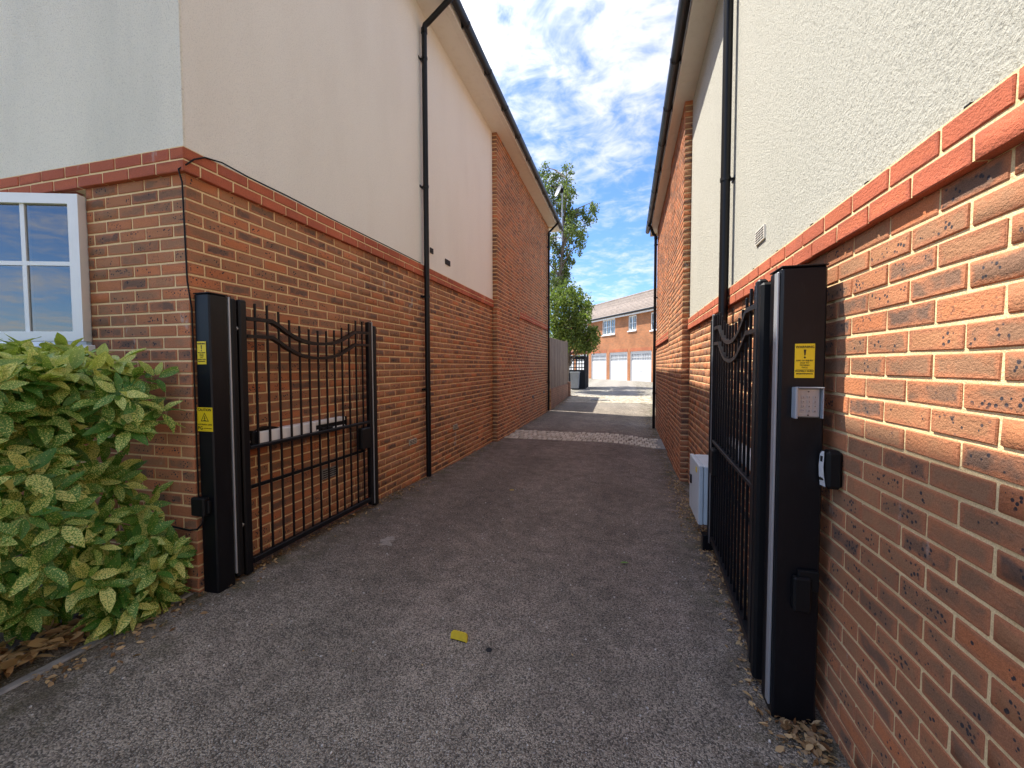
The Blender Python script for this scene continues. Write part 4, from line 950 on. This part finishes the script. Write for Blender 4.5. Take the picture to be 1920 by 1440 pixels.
m = MB(); m.add([(bx0-.1, by0-.12, bz1+.0), (bx1+.1, by0-.12, bz1), (bx1+.1, by1+.1, bz1+.12), (bx0-.1, by1+.1, bz1+.12), (bx0-.1, by0-.12, bz1+.09), (bx1+.1, by0-.12, bz1+.09), (bx1+.1, by1+.1, bz1+.2), (bx0-.1, by1+.1, bz1+.2)], [(3, 2, 1, 0), (4, 5, 6, 7), (0, 1, 5, 4), (1, 2, 6, 5), (2, 3, 7, 6), (3, 0, 4, 7)]); m.build('store_roof', M_RUST, BS)
m = MB(); m.box(bx0+.09, bx1-.09, by0+.02, by0+.05, bz0, 1.30); m.box(bx0+.09, bx1-.09, by0+.02, by0+.05, 1.84, 2.02); m.build('front_panel', M_DBLUE, BS)
for k, z_ in enumerate(np.linspace(1.42, 1.80, 3)):
    m = MB(); m.box(bx0+.09, bx1-.09, by0+.02, by0+.045, z_-.022, z_+.022); m.build('trellis_slat', M_DBLUE, BS)
for x_ in np.linspace(bx0+.2, bx1-.2, 8):
    m = MB(); m.box(x_-.022, x_+.022, by0+.046, by0+.07, 1.30, 1.84); m.build('trellis_slat', M_DBLUE, BS)
for z_ in np.linspace(bz0+.08, 1.98, 13):
    m = MB(); m.box(bx1-.06, bx1-.03, by0+.09, by1-.09, z_-.03, z_+.03); m.build('trellis_slat', M_DBLUE, BS)
for yy in np.linspace(by0+.2, by1-.2, 9):
    m = MB(); m.box(bx1-.03, bx1-.005, yy-.03, yy+.03, bz0, 2.0); m.build('trellis_slat', M_DBLUE, BS)
WB = empty('wheelie_bin', (-2.53, 21.8, .3), 'grey wheelie bin standing in front of the dark bin store', 'bin')
m = MB(); V = [(-2.72, 21.62, .36), (-2.34, 21.62, .36), (-2.34, 21.96, .36), (-2.72, 21.96, .36), (-2.75, 21.55, 1.15), (-2.31, 21.55, 1.15), (-2.31, 22.02, 1.15), (-2.75, 22.02, 1.15)]
m.add(V, [(3, 2, 1, 0), (4, 5, 6, 7), (0, 1, 5, 4), (1, 2, 6, 5), (2, 3, 7, 6), (3, 0, 4, 7)]); m.build('bin_body', M_GREY, WB)
m = MB(); m.cbox(-2.77, -2.29, 21.53, 22.06, 1.15, 1.20, .012); m.build('bin_lid', M_GREY, WB)
for xx in (-2.72, -2.38):
    m = MB(); m.tube([(xx, 21.98, .39), (xx+.05, 21.98, .39)], .09, 14); m.build('bin_wheel', M_RUB, WB)
# ------------------------------------------------------------------ satellite dish on the left house gable
SD = empty('satellite_dish', (-2.12, 14.5, 6.1), 'grey satellite dish on a tall thin pole above the left gutter', 'satellite dish')
m = MB(); m.tube([(-2.14, 14.52, 5.75), (-2.14, 14.52, 7.62)], .022, 8); m.build('pole', M_ALU, SD)
m = MB(); m.tube([(-2.14, 14.52, 5.85), (-2.45, 14.36, 5.85)], .015, 6); m.tube([(-2.14, 14.52, 6.08), (-2.45, 14.36, 6.08)], .015, 6); m.build('wall_bracket', M_ALU, SD)
m = MB(); ax = Vector((-.75, -.55, .35)).normalized(); t1 = ax.cross(Vector((0, 0, 1))).normalized(); t2 = ax.cross(t1); c_ = Vector((-2.22, 14.48, 7.42)); V = [c_]; F = []
for r_ in (1, 2, 3):
    for k in range(18):
        a = 6.283*k/18; q = r_/3; V.append(c_+(t1*math.cos(a)*.19+t2*math.sin(a)*.23)*q+ax*(.06*q*q))
F += [(0, 1+k, 1+(k+1) % 18) for k in range(18)]
for r_ in range(2): F += [(1+18*r_+k, 1+18*(r_+1)+k, 1+18*(r_+1)+(k+1) % 18, 1+18*r_+(k+1) % 18) for k in range(18)]
m.add(V, F, True); m.build('reflector', M_GREY, SD)
m = MB(); m.tube([c_-t2*.2, c_+ax*.28], .01, 6); m.tube([c_+ax*.25, c_+ax*.34], .03, 8); m.build('receiver_arm', M_RUB, SD)
m = MB(); m.cbox(-2.19, -2.09, 14.46, 14.55, 7.36, 7.5, .01); m.build('pole_clamp', M_RUB, SD)
# ------------------------------------------------------------------ trees
def ray_at(px, py, depthY):
    d = fw + rt*((px-960)/FPX) - up*((py-720)/FPX); return Vector((0, 0, H)) + d*(depthY/d.y)
def tree(name, label, base, top, clumps, mt, leaf, n_per, droop, trunk_r):
    e_ = empty(name, base, label, 'tree')
    m = MB(); b_ = Vector(base); t_ = Vector(top)
    pts = [b_.lerp(t_, k/6)+Vector((random.gauss(0, .06), random.gauss(0, .06), 0))*(1 if 0 < k < 6 else 0) for k in range(7)]
    m.tube(pts, [trunk_r*(1-.85*k/6) for k in range(7)], 8); m.build('trunk', M_BARK, e_)
    m = MB()
    for c_, r_ in clumps:
        zt = min(max(c_.z-1.6*r_-random.uniform(.2, .9), b_.z+.8), t_.z); q = b_.lerp(t_, (zt-b_.z)/(t_.z-b_.z))
        m.tube([q, q.lerp(c_, .5)+Vector((0, 0, .25)), c_+Vector((0, 0, r_*.4))], [trunk_r*.32, trunk_r*.2, .012], 5)
    m.build('limbs', M_BARK, e_)
    P = []; Dn = []; Sz = []
    for c_, r_ in clumps:
        n_ = int(n_per*r_**1.7)
        ns = max(6, n_//22)
        for s_ in range(ns):      # hanging sprays
            v = Vector((random.gauss(0, 1), random.gauss(0, 1), random.gauss(0, 1))).normalized()*random.random()**.45
            o_ = c_+Vector((v.x*r_, v.y*r_, v.z*r_*1.05)); out = Vector((v.x, v.y, .25)); ln = random.uniform(.35, 1.)*r_*droop
            for k in range(22):
                t_2 = random.random(); q = o_+out*(t_2*.28*r_)+Vector((0, 0, -ln*t_2*t_2))+Vector([random.gauss(0, .035+.05*r_) for _ in range(3)])
                P.append(q); Sz.append(leaf*random.uniform(.65, 1.3))
    n = len(P); P = np.array(P); Sz = np.array(Sz); a = rng.normal(size=(n, 3)); a[:, 2] -= .8; a /= np.linalg.norm(a, axis=1)[:, None]
    b2 = np.cross(a, rng.normal(size=(n, 3))); b2 /= np.linalg.norm(b2, axis=1)[:, None]
    V = np.stack([P, P+a*(Sz*.5)[:, None]+b2*(Sz*.30)[:, None], P+a*Sz[:, None], P+a*(Sz*.5)[:, None]-b2*(Sz*.30)[:, None]], 1).reshape(-1, 3)
    me = bpy.data.meshes.new('crown'); me.vertices.add(4*n); me.vertices.foreach_set('co', V.astype(np.float32).ravel())
    me.loops.add(4*n); me.loops.foreach_set('vertex_index', np.arange(4*n, dtype=np.int32)); me.polygons.add(n)
    me.polygons.foreach_set('loop_start', np.arange(0, 4*n, 4, dtype=np.int32)); me.polygons.foreach_set('loop_total', np.full(n, 4, np.int32))
    at = me.attributes.new('rnd', 'FLOAT', 'FACE'); at.data.foreach_set('value', rng.random(n).astype(np.float32))
    me.materials.append(mt); me.update(calc_edges=True); cr = link('crown', me, e_); cr['kind'] = 'stuff'
    return e_
cl1 = [(1019, 318, .40), (1014, 345, .55), (1034, 338, .55), (1026, 365, .55), (1062, 318, .38), (1058, 340, .42), (1066, 352, .40), (1046, 358, .50), (1058, 376, .42), (1066, 366, .28), (1044, 385, .45), (1062, 392, .28), (1080, 396, .42), (1074, 412, .50), (1092, 398, .32), (1113, 382, .34), (1108, 398, .36), (1102, 412, .26), (1064, 424, .45), (1078, 430, .42), (1096, 436, .28), (1084, 452, .34), (1086, 462, .24), (1062, 450, .36), (1058, 474, .44), (1044, 462, .28), (1034, 448, .45), (1066, 486, .34), (1050, 500, .5), (1036, 485, .4), (1062, 508, .4), (1038, 520, .5), (1000, 380, .6), (985, 420, .7), (1015, 430, .6), (995, 470, .7), (1070, 404, .3), (1044, 530, .5), (1060, 526, .4), (1032, 545, .5), (1052, 515, .45)]
tree('birch_tree', 'tall loose birch tree rising above the fence and left gutter', (-4.0, 23.6, .3), (-3.3, 24.2, 12.0), [(ray_at(a, b_, 24+random.uniform(-1.0, 1.2)), r_) for a, b_, r_ in cl1], M_BIRCH, .14, 1350, 1.5, .16)
cl2 = [(1066, 538, .35), (1052, 548, .45), (1078, 546, .45), (1042, 560, .5), (1066, 565, .6), (1092, 560, .42), (1100, 572, .36), (1048, 585, .6), (1078, 585, .6), (1098, 590, .36), (1040, 605, .55), (1062, 608, .6), (1086, 610, .5), (1050, 628, .5), (1074, 630, .5), (1094, 628, .42), (1108, 626, .36), (1114, 634, .30), (1104, 642, .34), (1090, 646, .36), (1110, 620, .26), (1060, 640, .36), (1098, 652, .26), (1044, 636, .4), (1116, 622, .22)]
tree('cherry_tree', 'lower dense leafy tree drooping over the bin store beside the fence', (-2.75, 20.6, .25), (-2.7, 20.8, 5.0), [(ray_at(a, b_, 20.6+random.uniform(-.9, .9)), r_*.98) for a, b_, r_ in cl2], M_BUSH, .12, 2300, 1.5, .10)
# ------------------------------------------------------------------ small things on the drive
ys = empty('ground_stop', (-.87, 2.11, 0), 'small yellow painted gate stop standing up in the asphalt', 'gate stop')
z0 = float(zg(-.87, 2.11)); A = Vector((.98, -.12, 0)).normalized(); B = Vector((0, .25, .97)).normalized(); Cn = A.cross(B)
prof = [(-.05, 0), (.05, 0)] + [(.05-.02+.02*math.cos(a), .026+.02*math.sin(a)) for a in np.linspace(0, math.pi/2, 6)] + [(-.05+.02-.02*math.sin(a), .026+.02*math.cos(a)) for a in np.linspace(0, math.pi/2, 6)]
M4 = Matrix(((A.x, B.x, Cn.x, -.872), (A.y, B.y, Cn.y, 2.10), (A.z, B.z, Cn.z, z0-.002), (0, 0, 0, 1)))
m = MB(); m.prism(prof, -.006, .006, M4); m.build('tab', M_YEL, ys)
m = MB(); m.prism([(-.044, -.008), (.044, -.008), (.044, .008), (-.044, .008)], 0, .004, Matrix(((A.x, -A.y, 0, -.872), (A.y, A.x, 0, 2.10), (0, 0, 1, z0-.001), (0, 0, 0, 1)))); m.build('base_plate', M_RUB, ys)
m = MB(); m.tube([(-.687, 2.066, -.02), (-.687, 2.066, .0035)], .0165, 14); m.build('tmp', M_DARK); bpy.data.objects['tmp'].name = 'drop_bolt_socket'; tag(bpy.data.objects['drop_bolt_socket'], 'round dark drop bolt socket beside the yellow gate stop', 'bolt socket')
lf = leaf_mesh(77, mat('fresh green leaf', leaf_fn((.14, .26, .04), (.16, .28, .05), .2)), wd=.4, droop=.1)
o = link('fallen_leaf', lf); o.location = (-.03, 3.24, .012); o.scale = (.065,)*3; o.rotation_euler = (0, 0, R(-70)); tag(o, 'single green leaf lying on the asphalt near the right gate', 'leaf')
lf2 = leaf_mesh(78, mat('yellow leaf', leaf_fn((.55, .36, .05), (.6, .4, .06), .2)), wd=.55, droop=-.3)
o = link('fallen_leaf', lf2); o.location = (-1.34, 4.84, .014); o.scale = (.075,)*3; o.rotation_euler = (0, 0, R(-120)); tag(o, 'yellow leaf lying in the middle of the drive', 'leaf')
m = MB(); n_ = 22; c_ = (-1.90, 3.05)
ring = [(c_[0]+(.065+random.gauss(0, .014))*math.cos(6.283*k/n_), c_[1]+(.085+random.gauss(0, .016))*math.sin(6.283*k/n_)) for k in range(n_)]
m.add([(a, b_, float(zg(a, b_))+.0035) for a, b_ in ring]+[(c_[0], c_[1], float(zg(*c_))+.005)], [(k, (k+1) % n_, n_) for k in range(n_)], True)
tag(m.build('cement_splash', mat('cement', stone_fn((.30, .26, .22), (.34, .29, .25), 60))), 'pale cement splash dried on the asphalt near the left gate', 'splash')
# loose dry leaf litter and grit that nobody could count
var = [leaf_mesh(100+k, M_DRY, wd=.35+.1*(k % 3), n=3, fold=.5*(k % 2), droop=random.uniform(-.9, .9), toothed=False) for k in range(6)]
LL = []
def litter(n, fx, fy, sz, zo=.004):
    for _ in range(n):
        x_, y_ = fx(), fy(); z_ = float(zg(x_, y_))+zo+abs(random.gauss(0, .006)); a = random.random()*6.283
        LL.append((Vector((x_, y_, z_)), frame((math.cos(a), math.sin(a), random.gauss(0, .3)), (random.gauss(0, .5), random.gauss(0, .5), 1)), random.uniform(*sz), random.randrange(6)))
U = random.uniform
litter(1500, lambda: .78-abs(random.gauss(0, .085)), lambda: U(2.1, 3.8), (.008, .036))
litter(420, lambda: .78-abs(random.gauss(0, .09)), lambda: random.gauss(1.98, .16), (.010, .045))
litter(900, lambda: .72-abs(random.gauss(0, .10)), lambda: U(3.7, 6.2), (.008, .036))
litter(350, lambda: .70-abs(random.gauss(0, .14)), lambda: U(6.2, 13), (.010, .036))
litter(520, lambda: -2.53+abs(random.gauss(0, .075)), lambda: U(2.0, 4.6), (.008, .034))
litter(260, lambda: -2.52+abs(random.gauss(0, .07)), lambda: U(4.6, 13.5), (.010, .034))
litter(260, lambda: -2.42+abs(random.gauss(0, .12)), lambda: U(14, 19), (.02, .06))
litter(160, lambda: U(-2.4, .6), lambda: U(1.2, 12), (.005, .018))
litter(700, lambda: -2.65-abs(random.gauss(0, .11)), lambda: U(.6, 1.95), (.03, .10), .05)
litter(160, lambda: -2.58+abs(random.gauss(0, .11)), lambda: U(1.2, 2.1), (.010, .045))
tag(leaf_field('leaf_litter', LL, var, M_DRY, None), 'dry brown leaf litter gathered along the walls and gates', None, None, 'stuff')
gm = []
for _ in range(420):
    x_, y_ = U(-2.4, .7), 1.0+abs(random.gauss(0, 2.6)); s_ = U(.004, .009); gm.append((x_, y_, float(zg(x_, y_))+s_*.3, U(0, 6), s_*U(1, 1.6), s_, s_*.8))
tag(joined('grit', gm, mat('pale grit', stone_fn((.35, .32, .28), (.6, .56, .5), 60)), None, .0006, .0015), 'pale loose grit scattered over the asphalt', None, None, 'stuff')
